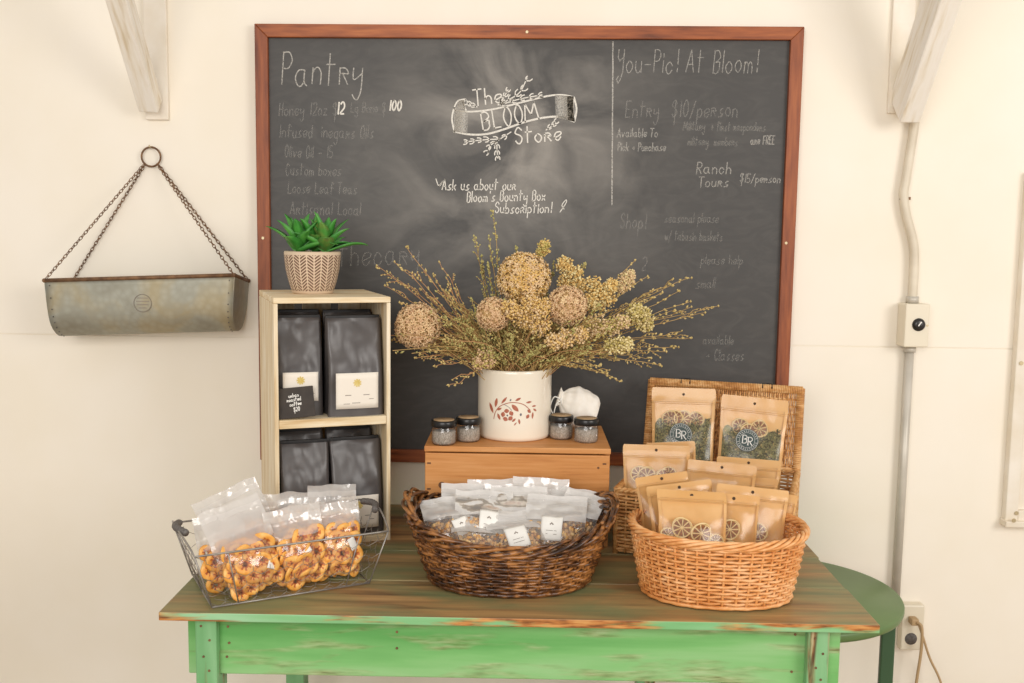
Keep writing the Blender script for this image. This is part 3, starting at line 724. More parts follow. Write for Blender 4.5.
coffee_bag((.062, .060, B0), .130, .236, .066, 2, 'black coffee bag front right on the lower level of the crate', 5)
coffee_bag((-.066, .052, B0), .120, .236, .066, -1, 'black coffee bag front left on the lower level of the crate', 6)
coffee_bag((.064, .156, B0), .120, .244, .064, 0, 'black coffee bag behind the right bag of the lower crate level', 7, False)
coffee_bag((-.064, .148, B0), .118, .248, .064, 0, 'black coffee bag behind the left bag of the lower crate level', 8, False)
# price card leaning on the left bag
CM = CR @ Matrix.Translation((-.086, .010, SH + .0035)) @ Matrix.Rotation(R(-10), 4, 'Z') @ Matrix.Rotation(R(-8), 4, 'X') @ Matrix.Rotation(R(-5), 4, 'Y')
t = thing('price_card', 'small black price card with white script leaning on a coffee bag', 'sign', mat=CM)
mb = MB(); mb.bx(-.043, .043, -.002, .002, 0, .074); mb.build('card', 'card', t, 0.0015)
def cf(u, v): return V((u, -.0026, v))
mb = MB()
for txt, x, z, h in (('urban', -.017, .050, .0085), ('roasted', -.022, .040, .0085), ('coffee', -.016, .029, .0085), ('$20', -.008, .016, .0095)): lettering(mb, txt, x, z, h, .0014, cf, 0, .1, R(4), .78)
mb.build('script_lettering', 'white', t)

# succulent on the crate
PT = V((-.537, -.315, TZ + CH))
t = thing('potted_succulent', 'green leafy succulent in a herringbone patterned pot on top of the crate', 'potted plant', PT)
mb = MB(); mb.lathe([(0, 0), (.048, 0), (.052, .004), (.060, .03), (.0675, .062), (.0705, .09), (.071, .104), (.0695, .107), (.066, .106), (.064, .095), (0, .094)], 56); mb.build('pot', 'pot', t)
mb = MB(); mb.lathe([(.0635, .094), (.04, .099), (0, .1)], 24); mb.build('soil', 'soil', t)
def leaf(mb, base, az, el, L, w, curl, mi=0):
    n = 9; vs = []; fs = []; d = V((math.cos(az) * math.cos(el), math.sin(az) * math.cos(el), math.sin(el))); s_ = V((-math.sin(az), math.cos(az), 0)); up = s_.cross(d) * -1
    if up.z < 0: up = -up
    p = V(base)
    for i in range(n + 1):
        f = i / n; ww = w * (math.sin(PI * min(1, .22 + f * .78)) ** .8) * (1 if f < 1 else 0); e = el - curl * f * f
        d2 = V((math.cos(az) * math.cos(e), math.sin(az) * math.cos(e), math.sin(e)))
        nrm = s_.cross(d2); nrm = nrm if nrm.z > 0 else -nrm
        vs += [p - s_ * ww * .5 + nrm * ww * .12, p - nrm * ww * .12, p + s_ * ww * .5 + nrm * ww * .12, p + nrm * ww * .04]
        p = p + d2 * (L / n)
    for i in range(n):
        for k in range(4): fs.append((i * 4 + k, i * 4 + (k + 1) % 4, i * 4 + 4 + (k + 1) % 4, i * 4 + 4 + k))
    fs += [(0, 1, 2, 3), (n * 4, n * 4 + 1, n * 4 + 2, n * 4 + 3)]
    mb.add(vs, fs, mi)
rl = random.Random(11)
for (cx, cy, nl, hh) in ((-.032, -.012, 13, .1), (.034, -.010, 13, .1), (.002, .018, 12, .115)):
    mb = MB(); mb.tube([(cx, cy, .095), (cx, cy, .122)], .008, 8)
    for k in range(nl):
        f = k / nl; az = k * 2.4 + rl.uniform(-.2, .2) + cx * 10
        leaf(mb, (cx, cy, .105 + .018 * f), az, R(22 + 58 * f + rl.uniform(-6, 6)), rl.uniform(.098, .122) * (1 - .25 * f), .042 * (1 - .3 * f), R(48 - 30 * f), 0 if rl.random() < .72 else 1)
    mb.build('leaf_rosette', ['leaf', 'leaf2'], t)

# ------------------------------------------------------------------ riser box and what stands on it
t = thing('wooden_riser_box', 'honey coloured wooden box turned upside down as a riser on the table', 'wooden box', (-.008, -.44, TZ))
RH = .248
mb = MB(); mb.bx(-.230, .230, .0, .30, RH - .014, RH); mb.build('top_board', 'riser', t, 0.002)
mb = MB(); mb.bx(-.228, .228, .001, .014, 0, RH - .0175); mb.build('front_board', 'riser', t, 0.002)
mb = MB(); mb.bx(-.228, .228, .285, .298, 0, RH - .0145); mb.build('back_board', 'riser', t, 0.002)
for sx in (-1, 1):
    mb = MB(); mb.bx(sx * .2225 - .0065, sx * .2225 + .0065, .0145, .2845, 0, RH - .0145); mb.build('side_board', 'riser', t, 0.002)
mb = MB(); mb.disc((-.186, .0012, .150), .0085, (0, -1, 0), 20, 0, .0008); mb.disc((.2, .0012, .2), .003, (0, -1, 0), 8, 0, .0008)
for x, z in ((-.218, .205), (-.218, .14), (.215, .21), (.212, .14)): mb.box((x, .0008, z), (.009, .0012, .004))
mb.build('knot', 'knot', t)
RT = TZ + RH
CC = V((-.018, -.290, RT))
t = thing('stoneware_crock', 'cream stoneware crock with a russet floral print on the wooden riser', 'crock', CC)
mb = MB(); mb.lathe([(0, 0), (.086, 0), (.092, .004), (.0945, .012), (.0950, .05), (.0955, .165), (.0965, .172), (.0965, .178), (.0945, .181), (.0905, .180), (.0885, .172), (.0875, .02), (.085, .012), (0, .010)], 72); mb.build('body', 'crock', t)
mb = MB()
def ck(u, v):
    a = u / .0955; return V((.0957 * math.sin(a), -.0957 * math.cos(a), v))
def cpx(x, y): return V(((x - 515) * .00258 * 1.03, .085 + (405 - y) * .00258))
def petal(x, y, ang, L, w, mi=0):
    c = cpx(x, y); n = 7; q = []; ws = []
    for i in range(n + 1):
        f = i / n - .5; q.append(c + V((math.cos(ang), math.sin(ang))) * f * L); ws.append(w * math.cos(PI * f) ** .8 + .0002)
    vs = []; fs = []; nn = V((-math.sin(ang), math.cos(ang)))
    for p, ww in zip(q, ws):
        for s_ in (-1, 1): e = p + nn * ww * .5 * s_; vs.append(ck(e.x, e.y))
    for i in range(n): fs.append((2 * i, 2 * i + 2, 2 * i + 3, 2 * i + 1))
    mb.add(vs, fs, mi, False)
u_ = 70 / 1024
def cp(x, y): return (480 + x * u_, 380 + y * u_)
for x, y, a, L, w in ((170, 365, -65, 165, 48), (250, 280, 80, 140, 46), (370, 240, 50, 130, 34), (525, 345, -45, 140, 60), (565, 220, 28, 90, 34), (720, 265, 8, 90, 30), (800, 325, 2, 70, 24),
                     (815, 382, -35, 70, 28), (780, 460, 85, 100, 30), (725, 395, -40, 70, 44), (705, 470, 60, 70, 48), (295, 480, -65, 100, 40), (300, 370, 25, 80, 34), (510, 520, 45, 70, 30), (585, 540, -80, 80, 28), (530, 575, 50, 60, 16)):
    petal(*cp(x, y), R(a), L * u_ * .00258, w * u_ * .00258)
for k in range(5):
    a = R(90 + 72 * k + 10); petal(*cp(418 + 62 * math.cos(a), 452 - 62 * math.sin(a)), a + PI / 2, 78 * u_ * .00258, 60 * u_ * .00258)
petal(*cp(418, 455), 0, 26 * u_ * .00258, 26 * u_ * .00258, 1); petal(*cp(605, 440), R(80), 44 * u_ * .00258, 30 * u_ * .00258, 1); petal(*cp(460, 232), R(60), 40 * u_ * .00258, 20 * u_ * .00258, 1)
q = smoothpath([V((*cpx(*cp(x, y)), 0)) for x, y in ((215, 520), (240, 420), (310, 330), (430, 275), (540, 268), (650, 300), (740, 380))], 5)
ribbon(mb, [V((p.x, p.y)) for p in q], .0020, ck)
q = smoothpath([V((*cpx(*cp(x, y)), 0)) for x, y in ((370, 300), (430, 330), (480, 380))], 5); ribbon(mb, [V((p.x, p.y)) for p in q], .0012, ck, 1)
mb.build('floral_print', ['decal', 'decal_b'], t)

def jar(x, y, label):
    t = thing('spice_jar', label, 'jar', (x, y, RT), rnd.uniform(0, 6), 'small glass jars of grey salt on the riser')
    mb = MB(); mb.lathe([(0, .0005), (.026, .0005), (.0295, .003), (.0305, .008), (.0305, .036), (.029, .041), (.028, .044)], 28); mb.build('glass', 'glass', t)
    mb = MB(); mb.lathe([(0, .003), (.0265, .003), (.0285, .008), (.0285, .033), (.02, .0345), (0, .035)], 24); o = mb.build('salt', 'salt', t); o['kind'] = 'stuff'
    mb = MB(); mb.lathe([(.0285, .0445), (.0310, .0445), (.0318, .047), (.0318, .058), (.0305, .0605), (.028, .061), (0, .0605)], 32); o = mb.build('lid', 'lid', t)
    mb = MB(); mb.lathe([(0, .0618), (.0262, .0618), (.0262, .061), (0, .0607)], 28); o2 = mb.build('lid_sticker', 'lidtop', t); o2.parent = o
jar(-.192, -.4105, 'small glass jar of grey salt at the left end of the riser')
jar(-.1335, -.368, 'small glass jar of grey salt against the left side of the crock')
jar(.1035, -.318, 'small glass jar of grey salt next to the right side of the crock')
jar(.166, -.355, 'small glass jar of grey salt at the right end of the riser')

# muslin bag lying on its side behind the right jars
t = thing('muslin_bag', 'white muslin drawstring bag resting behind the two right salt jars', 'cloth bag', (.150, -.243, RT)); t.scale = (.80, .84, 1.04)
mb = MB()
def musl(u, v):
    a = 2 * PI * u
    prof = [(0, .04), (.06, .05), (.3, .054), (.6, .052), (.82, .034), (.9, .019), (.93, .017), (1.0, .027)]
    for (a0, r0), (a1, r1) in zip(prof, prof[1:]):
        if a0 <= v <= a1: r_ = r0 + (r1 - r0) * (v - a0) / (a1 - a0); break
    pl = 1 + .10 * math.sin(a * 11 + 1) * max(0, (v - .55) / .45)
    x_ = .062 - .135 * v
    n_ = noise.noise(V((math.cos(a) * 2, math.sin(a) * 2, v * 5))) * .005
    yy = (r_ * .75 * pl + n_) * math.cos(a); zz = (r_ * pl + n_) * math.sin(a)
    if abs(math.sin(a)) > 0: zz = math.copysign(abs(zz), zz)
    return V((x_, yy, zz * (1.05 if zz > 0 else .95)))
mb.grid(musl, 44, 26, 0, True); mb.add([musl(k / 44, 0) for k in range(44)], [tuple(range(44))], 0, True)
o = mb.build('cloth', 'muslin', t); o.rotation_euler = (0, R(22), 0); o.location = (0, 0, .062)
mb = MB(); mb.tube([V((-.055, .0175 * math.cos(q), .085 + .0175 * math.sin(q))) for q in [2 * PI * k / 16 for k in range(16)]], .0022, 6, True)
mb.tube(smoothpath([(-.057, -.018, .085), (-.072, -.028, .078), (-.080, -.03, .05), (-.068, -.034, .03), (-.082, -.03, .012)], 5), .0018, 6)
mb.tube(smoothpath([(-.057, -.018, .087), (-.080, -.026, .095), (-.092, -.03, .07), (-.082, -.034, .045), (-.094, -.03, .03)], 5), .0018, 6)
mb.build('drawstring', 'white', t)

# ------------------------------------------------------------------ wicker baskets
def oval_basket(name, label, loc, rz, a0, b0, a1, b1, hfn, rows, nst, mat, amp, rw, strands, rimr, twist, rimrad, pairs=False, n2=2.3):
    t = thing(name, label, 'basket', loc, rz)
    def pt(q, s, off=0.0, zoff=0.0):
        k = s ** .8
        a = a0 + (a1 - a0) * k; b = b0 + (b1 - b0) * k
        cx, sy = math.cos(q), math.sin(q)
        x = math.copysign(abs(cx) ** (2 / n2), cx); y = math.copysign(abs(sy) ** (2 / n2), sy)
        return V((x * (a + off), y * (b + off), hfn(q) * s + zoff))
    mb = MB(); ns = nst * 4
    for r_ in range(rows):
        s = (r_ + .5) / rows * .97 + .01
        if r_ % 9 == 8 and pairs: rr = rw * 1.1
        else: rr = rw
        mb.tube([pt(2 * PI * i / ns, s + .004 * math.sin(7 * 2 * PI * i / ns + r_ * 1.7), amp * math.cos(nst / 2 * 2 * PI * i / ns + r_ * PI)) for i in range(ns)], rr, 6, True)
    mb.build('woven_wall', mat, t)
    mb = MB()
    for i in range(nst):
        q = 2 * PI * i / nst
        mb.tube([pt(q, k / 8 * 1.0) + V((0, 0, .001)) for k in range(9)], rw * .95, 6)
    mb.build('stakes', mat, t)
    mb = MB()
    vs = [pt(2 * PI * i / 64, .03, -.002) for i in range(64)]; vs2 = [v - V((0, 0, .0) ) for v in vs]
    mb.add([V((v.x, v.y, .003)) for v in vs] + [V((v.x, v.y, .0075)) for v in vs], [tuple(range(64))[::-1], tuple(range(64, 128))] + [(k, (k + 1) % 64, 64 + (k + 1) % 64, 64 + k) for k in range(64)], 0, False)
    mb.tube([pt(2 * PI * i / 96, 0.03, .002 + .0015 * math.cos(24 * 2 * PI * i / 96)) for i in range(96)], rw * 1.35, 7, True)
    mb.build('base', mat, t)
    mb = MB(); nr = 360
    for j in range(strands):
        P_ = []
        for i in range(nr):
            q = 2 * PI * i / nr; ph = twist * q + 2 * PI * j / strands
            c = pt(q, 1.0, 0, rimrad * .55); o_ = (c - V((0, 0, c.z))).normalized()
            P_.append(c + o_ * rimrad * math.cos(ph) + V((0, 0, rimrad * math.sin(ph))))
        mb.tube(P_, rimr, 7, True)
    mb.build('braided_rim', mat, t)
    return t, pt
def h_dark(q): return .142 - .040 * math.sin(q) ** 2 * (1.0 if math.sin(q) < 0 else .55)
DK = V((-.022, -.655, TZ + .0035))
dark, dpt = oval_basket('wicker_basket', 'dark brown oval wicker basket in the middle of the table filled with granola bags', DK, 0, .178, .148, .226, .182, h_dark, 14, 44, 'wick_d', .0036, .0037, 4, .0048, 7, .0095)
for sx in (-1, 1):
    mb = MB()
    for j in range(3):
        P_ = []
        for i in range(41):
            f = i / 40; q = (f - .5) * 1.15 + (0 if sx > 0 else PI); c = dpt(q, 1.0, .008, .014 + .020 * math.sin(PI * f)); o_ = V((c.x, c.y, 0)).normalized(); ph = f * 6 + j * 2.1
            P_.append(c + o_ * .007 * math.cos(ph) + V((0, 0, .007 * math.sin(ph))))
        mb.tube(P_, .0042, 7)
    mb.build('handle', 'wick_d', dark)
def h_light(q): return .136 + .006 * math.cos(q) ** 2
LT = V((.430, -.730, TZ + .0025))
light, lpt = oval_basket('wicker_basket', 'light honey oval wicker basket at the right front of the table filled with kraft pouches', LT, R(-4), .158, .124, .185, .142, h_light, 17, 48, 'wick_l', .0030, .0031, 5, .0038, 8, .0068, True)

# picnic basket with its lid standing open
PW, PD, PHt = .405, .36, .155
PM = Matrix.Translation((.234, -.486, TZ)) @ Matrix.Rotation(R(-18), 4, 'Z')
t = thing('picnic_basket', 'square brown wicker hamper with its lid open, behind the light wicker basket', 'basket', mat=PM)
def rectpath(s, off=0.0):
    per = [PW, PD, PW, PD]; L = sum(per); d = (s % 1) * L
    for k in range(4):
        if d <= per[k] + 1e-9: break
        d -= per[k]
    p = [(d, -0.0), (PW, d), (PW - d, PD), (0, PD - d)][k]; nrm = [(0, -1), (1, 0), (0, 1), (-1, 0)][k]
    r_ = .012; e = per[k]
    return V((p[0] + nrm[0] * off, p[1] + nrm[1] * off, 0))
mb = MB(); nst = 64; ns = nst * 4
for r_ in range(17):
    z = .012 + r_ * .0085
    mb.tube([rectpath(i / ns, .003 * math.cos(nst / 2 * 2 * PI * i / ns + r_ * PI)) + V((0, 0, z + .001 * math.sin(i * .37 + r_))) for i in range(ns)], .0034, 6, True)
mb.build('woven_wall', 'wick_p', t)
mb = MB()
for i in range(nst): mb.tube([rectpath(i / nst) + V((0, 0, z)) for z in (.004, .08, .152)], .0030, 6)
mb.build('stakes', 'wick_p', t)
mb = MB(); mb.bx(.002, PW - .002, .002, PD - .002, .004, .009); mb.build('base', 'wick_p', t)
mb = MB()
for x, y in ((0, 0), (PW, 0), (PW, PD), (0, PD)): mb.tube([(x, y, .0), (x, y, .158)], .0065, 8)
for j in range(2): mb.tube([rectpath(i / 240, .0055 * math.cos(i * 1.5 + j * PI)) + V((0, 0, .158 + .004 * math.sin(i * 1.5 + j * PI))) for i in range(240)], .0042, 6, True)
mb.build('rim', 'wick_p', t)
LH = .214
LM = Matrix.Translation((0, PD - .002, .163)) @ Matrix.Rotation(R(-14), 4, 'X')
def lp(x, y, z): return LM @ V((x, y, z))
mb = MB(); nc = 70
for i in range(nc):
    x = .006 + (PW - .012) * i / (nc - 1)
    mb.tube([lp(x, .0030 * math.cos(k / 4 * PI + i * PI), .004 + (LH - .008) * k / 40) for k in range(41)], .0027, 5)
for k in range(11): mb.tube([lp(.004, 0, LH * (k + .5) / 11), lp(PW - .004, 0, LH * (k + .5) / 11)], .0028, 6)
lid = mb.build('open_lid', 'wick_p', t)
mb = MB()
fr = [lp(0, 0, 0), lp(PW, 0, 0), lp(PW, 0, LH), lp(0, 0, LH)]
mb.tube(fr, .0065, 8, True)
for i in range(90):
    x = PW * i / 89; mb.tube([lp(x, .0075, LH - .012), lp(x, .006, LH + .006), lp(x, -.006, LH + .006), lp(x, -.0075, LH - .014)], .0024, 5)
for sx in (0, PW):
    for i in range(44):
        z = LH * i / 43; mb.tube([lp(sx + (.012 if sx == 0 else -.012), -.0068, z), lp(sx + (-.006 if sx == 0 else .006), -.005, z), lp(sx + (-.006 if sx == 0 else .006), .005, z)], .0025, 5)
o = mb.build('lid_border', 'wick_p', t); o.parent = lid
for x in (PW * .24, PW * .78):
    mb = MB(); mb.tube([lp(x - .012, -.010, LH - .004), lp(x - .012, -.006, LH + .009), lp(x + .012, -.006, LH + .009), lp(x + .012, -.010, LH - .004)], .0018, 6); o = mb.build('clasp_loop', 'dial', t); o.parent = lid

# ------------------------------------------------------------------ kraft pouches with dried citrus
def citrus(mb, c, r, nrm, spin, mi=(0, 1)):
    c = V(c); nrm = V(nrm).normalized(); a = nrm.orthogonal().normalized(); b = nrm.cross(a)
    P_ = lambda rr, q, h=0: c + (a * math.cos(q) + b * math.sin(q)) * rr + nrm * h
    wob = [1 + .05 * math.sin(3 * 2 * PI * k / 24 + spin) for k in range(24)]
    mb.tube([P_(r * .92 * wob[k], 2 * PI * k / 24, .0006 * math.sin(k)) for k in range(24)], r * .085, 6, True, mi[0])
    mb.add([P_(r * .9 * wob[k], 2 * PI * k / 24, -.0006) for k in range(24)], [tuple(range(24))], mi[0], False)
    mb.add([P_(r * .9 * wob[k], 2 * PI * k / 24, .0002) for k in range(24)], [tuple(range(24))], mi[0], False)
    for k in range(9):
        q0 = spin + 2 * PI * k / 9 + .09; q1 = spin + 2 * PI * (k + 1) / 9 - .09
        pts = [P_(r * .14, (q0 + q1) / 2)] + [P_(r * .80, q0 + (q1 - q0) * f / 4) for f in range(5)]
        mb.add([p + nrm * .0004 for p in pts] + [p + nrm * .0016 for p in pts], [tuple(range(6, 12))] + [(i, (i + 1) % 6, 6 + (i + 1) % 6, 6 + i) for i in range(6)], mi[1], False)

def kraft_pouch(label, TL, TR, H, lean, seed, slices=(), tea=0.0, badge=None, bulge=.034, group='kraft pouches of dried citrus', bend=0.0):
    """TL, TR: top corners (world); H height; lean radians (top leans back)"""
    r_ = random.Random(seed); TL, TR = V(TL), V(TR); X = (TR - TL); W = X.length; X.normalize()
    up = V((0, 0, 1)); up = (up - X * up.dot(X)).normalized(); bk = up.cross(X)          # points away from the viewer side
    if bk.y < 0: bk = -bk
    Z = (up * math.cos(lean) + bk * math.sin(lean)).normalized(); Y = Z.cross(X)
    org = (TL + TR) / 2 - Z * H
    mt = Matrix.Translation(org) @ Matrix((X, Y, Z)).transposed().to_4x4()
    t = thing('kraft_pouch', label, 'pouch', mat=mt, group=group)
    off = V((r_.uniform(0, 90), 0, r_.uniform(0, 90)))
    def half(x, z):
        fx = max(0, 1 - abs(2 * x / W) ** 3.0); v = z / H
        fz = (.75 + .25 * min(1, v / .25)) * (1 - max(0, min(1, (v - .30) / .5)) ** 1.3) if v < .8 else 0
        return bulge * .5 * fx * fz + .0006
    def outline(u, v):
        w_ = W * (1 - .05 * math.sin(PI * min(1, v * 1.1))); rc = 1.0
        if v > .975: rc = 1 - .03 * ((v - .975) / .025) ** 2
        return (u - .5) * w_ * rc
    def wr(x, z): 
        v = z / H
        return (noise.noise(V((x * 30, 0, z * 24)) + off) * .0035 + abs(noise.noise(V((x * 55 + z * 30, 3, z * 30)) + off)) * .002) * (.35 if v > .9 else 1)
    def warp(v): return bend * max(0, v - .55) ** 2 * H
    def back(u, v):
        x = outline(u, v); z = v * H; return V((x, half(x, z) + wr(x, z) * .6 + warp(v) , z))
    def front(u, v):
        x = outline(u, v); z = v * H; e = min(1, min(u, 1 - u) / .05); return V((x, -half(x, z) + wr(x, z) * .6 * (1 if e >= 1 else e + (1 - e)) + warp(v) - .0007 - .0016 * e * (1 if v < .9 else 0), z))
    mb = MB(); mb.grid(back, 26, 36); o = mb.build('kraft_back', 'kraft', t)
    mb = MB()
    # kraft seals: both side edges and the top band of the front
    mb.grid(lambda u, v: front(u * .045, v), 2, 30); mb.grid(lambda u, v: front(1 - u * .045, v), 2, 30); mb.grid(lambda u, v: front(u, .90 + v * .10), 20, 4)
    for v_ in (.865, .88): mb.tube([front(k / 20, v_) + V((0, -.0004, 0)) for k in range(21)], .0007, 4)
    mb.build('kraft_seal', 'kraft', t)
    mb = MB(); mb.grid(lambda u, v: front(u, v) + V((0, -.0005, 0)), 26, 36); mb.build('clear_front', 'pouchfilm', t)
    mb = MB(); mb.disc(front(.5, .945) + V((0, -.0002, 0)), .0036, (0, -1, 0), 14, 0, .0006); mb.build('hang_hole', 'darkhole', t)
    if tea:
        mb = MB(); n = int(5200 * tea)
        for k in range(n):
            v = r_.random() ** .8 * tea; u = .07 + .86 * r_.random(); x = outline(u, v); z = v * H
            if v > tea * (.88 + .12 * noise.noise(V((x * 40, seed, 0)))): continue
            hh = half(x, z); y = -hh + wr(x, z) * .6 + r_.random() * .005 + .0008
            mb.octa((x, y, z), r_.uniform(.0010, .0022), (r_.uniform(-1, 1), r_.uniform(-.5, .5), r_.uniform(-1, 1)), r_.uniform(1.2, 2.6), r_.choice((0, 0, 0, 1, 1, 1, 2)) if r_.random() < .7 else r_.choice((0, 1)))
        def heap(u, v):
            uu = .05 + .9 * u; vv = v * tea * (.88 + .10 * noise.noise(V((uu * 6, seed, 2)))); x = outline(uu, vv); z = vv * H
            return V((x, -half(x, z) + wr(x, z) * .6 + .005, z))
        mb.grid(heap, 20, 12, 0)
        o = mb.build('loose_herbs', ['tea', 'tea_d', 'tea_y'], t); o['kind'] = 'stuff'
    for (u, v, r0) in slices:
        x = outline(u, v); z = v * H; mb = MB(); citrus(mb, (0, 0, 0), r0, (r_.uniform(-.15, .15), -1, r_.uniform(-.1, .2)), r_.uniform(0, 6))
        o = mb.build('citrus_slice', ['rind', 'flesh'], t); o.location = (x, front(u, v).y + .0040 + r_.uniform(0, .001), z)
    if badge:
        u, v, r0 = badge; x = outline(u, v); z = v * H; y = front(u, v).y - .0022
        mb = MB(); mb.disc((x, y, z), r0, (0, -1, 0), 40, 0, .0006); o = mb.build('round_badge', 'badge', t)
        fb = lambda a, b: V((x + a, y - .0009, z + b)); mb = MB()
        for rr, w_ in ((.93, .0008), (.66, .0006)): mb.tube([fb(r0 * rr * math.cos(2 * PI * k / 40), r0 * rr * math.sin(2 * PI * k / 40)) for k in range(40)], w_ * .6, 4, True)
        for k in range(26):
            a = 2 * PI * k / 26
            if k % 13 in (0,): continue
            ribbon(mb, [V((r0 * .74 * math.cos(a), r0 * .74 * math.sin(a))), V((r0 * .85 * math.cos(a + .05), r0 * .85 * math.sin(a + .05)))], .0009, fb)
        s_ = r0 * .115
        def gl(ch, ox, oy):
            for st in G[ch].split('|'):
                pp = [V((int(a[0]), int(a[1]) - 6, 0)) for a in st.split()]; sp = smoothpath(pp, 4) if len(pp) > 2 else pp
                ribbon(mb, [V((ox + p.x * s_, oy + p.y * s_)) for p in sp], .0022 if len(pp) == 2 else .0016, fb)
            for yy in (-3, 3): ribbon(mb, [V((ox + .5 * s_, oy + yy * s_)), V((ox + 1.6 * s_, oy + yy * s_))], .0009, fb)
        gl('B', -r0 * .50, r0 * .07); gl('R', -r0 * .02, -r0 * .07)
        o2 = mb.build('badge_lettering', 'white', t); o2.parent = o
    return t

def pouch_px(label, pL, pR, YL, YR, zb, lean, seed, **kw):
    TL, TR = onY(*pL, YL), onY(*pR, YR)
    H = ((TL.z + TR.z) / 2 - zb) / math.cos(lean)
    return kraft_pouch(label, TL, TR, H, lean, seed, **kw)
Zl = TZ + .012
# in the light basket, back row to front row
pouch_px('kraft pouch standing at the right end of the light basket, mostly hidden', (757, 489), (798, 496), -.640, -.650, Zl, .10, 21, slices=((.3, .5, .02),))
pouch_px('kraft pouch at the back left of the light basket', (635, 478), (687, 471), -.640, -.625, Zl + .055, .12, 22, slices=((.4, .45, .022), (.6, .38, .022)))
pouch_px('kraft pouch second from left in the light basket with a glaring corner', (646, 487), (711, 479), -.690, -.660, Zl + .045, .14, 23, slices=((.25, .42, .022), (.5, .35, .022)))
pouch_px('kraft pouch right of the middle one in the light basket', (717, 483), (789, 491), -.675, -.665, Zl, .16, 24, slices=((.62, .53, .021), (.35, .48, .022), (.5, .25, .022)))
pouch_px('kraft pouch in the middle of the light basket, one slice above the rim', (708, 492), (760, 496), -.725, -.720, Zl + .03, .14, 25, slices=((.45, .56, .0235), (.14, .50, .017), (.5, .3, .022)))
pouch_px('large kraft pouch at the front left of the light basket showing two slices', (659, 490), (729, 494), -.765, -.755, Zl + .055, .16, 26, slices=((.33, .53, .0225), (.62, .47, .0235), (.13, .42, .017), (.85, .38, .016)), bend=.8)
# in the picnic basket
ZP = TZ + .014
pouch_px('kraft pouch with green badge leaning on the left half of the open lid', (652, 387), (716, 389), -.205, -.235, ZP + .05, .20, 31, slices=((.29, .735, .022), (.50, .735, .0245), (.71, .735, .0215), (.38, .745, .02)), tea=.84, badge=(.47, .605, .0295), bulge=.04, group='badged pouches leaning on the open lid')
pouch_px('kraft pouch with green badge leaning on the right half of the open lid', (722, 394), (789, 401), -.255, -.285, ZP + .05, .20, 32, slices=((.31, .735, .022), (.60, .730, .024), (.44, .70, .02)), tea=.82, badge=(.43, .618, .0295), bulge=.04, group='badged pouches leaning on the open lid')
pouch_px('kraft pouch just behind the left front pouch of the square hamper', (646, 443), (695, 441), -.355, -.370, ZP, .12, 33)
pouch_px('kraft pouch at the back right of the square hamper below the right badge pouch', (717, 456), (781, 461), -.345, -.365, ZP, .12, 34)
pouch_px('kraft pouch in the right half of the square hamper, lowest showing top edge', (705, 474), (778, 479), -.415, -.435, ZP, .14, 35)
pouch_px('kraft pouch in the middle of the square hamper with a plain showing upper part', (688, 459), (757, 466), -.455, -.480, ZP, .14, 36)
pouch_px('kraft pouch at the left front of the square hamper with three citrus slices', (623, 444), (690, 446), -.420, -.440, ZP + .02, .12, 37, slices=((.36, .66, .0235), (.63, .655, .021), (.24, .675, .022), (.7, .69, .019)), tea=.5)

# ------------------------------------------------------------------ granola bags in the dark basket
def clear_bag(name, label, group, mt, W, Hf, Ht, D, seed, fmat, cat='bag', topbend=0.0):
    """soft bag: a filled pillow of height Hf below a flat top sheet of height Ht"""
    r_ = random.Random(seed); off = V((r_.uniform(0, 90), r_.uniform(0, 90), 0))
    t = thing(name, label, cat, mat=mt, group=group); H = Hf + Ht
    def hw(v):
        z = v * H; f = min(1, z / Hf)
        return W / 2 * (.93 + .07 * f)
    def half(u, v):
        z = v * H; fx = max(0, 1 - abs(2 * u - 1) ** 2.6)
        fz = math.sin(PI * min(1, (z + .012) / (Hf * 1.12 + .012))) ** .6 if z < Hf * 1.1 else 0
        return D / 2 * fx * fz + .0012
    def wr(u, v):
        a = noise.noise(V((u * 5, v * 6, 1)) + off) * .010 + abs(noise.noise(V((u * 11 + v * 4, v * 9, 2)) + off)) * .006
        return a * (.5 if v * H < Hf * .8 else 1.0)
    def bendp(p, v):
        z = p.z
        if topbend and z > Hf * .75:
            e = z - Hf * .75; a = topbend * min(1, e / max(Ht, .01)); p = V((p.x, p.y + math.sin(a) * e, Hf * .75 + math.cos(a) * e))
        return p
    def sh(sg):
        def f(u, v):
            x = (2 * u - 1) * hw(v); return bendp(V((x, sg * half(u, v) + wr(u, v) * (.6 if v * H > Hf else .35), v * H + .006 * noise.noise(V((u * 3, 9, seed))) * v)), v)
        return f
    mf = lambda u, v: 1 if v * H > Hf * .9 else 0
    mb = MB(); mb.grid(sh(-1), 22, 26, 0, False, mf); mb.grid(sh(1), 22, 26, 0, False, mf); mb.build('film', [fmat, fmat.replace('bag', 'top') if fmat != 'bag' else 'bagtop'], t)
    mb = MB(); v0 = 1 - .026 / H; mb.grid(lambda u, v: sh(-1)(u, v0 + (1 - v0) * .45 * v) + V((0, -.001, 0)), 16, 2); mb.build('zip_strip', 'zip', t)
    return t, sh, half, hw, bendp, H
def frame_at(p, yaw, lean, roll=0.0):
    return Matrix.Translation(p) @ Matrix.Rotation(yaw, 4, 'Z') @ Matrix.Rotation(-lean, 4, 'X') @ Matrix.Rotation(roll, 4, 'Y')
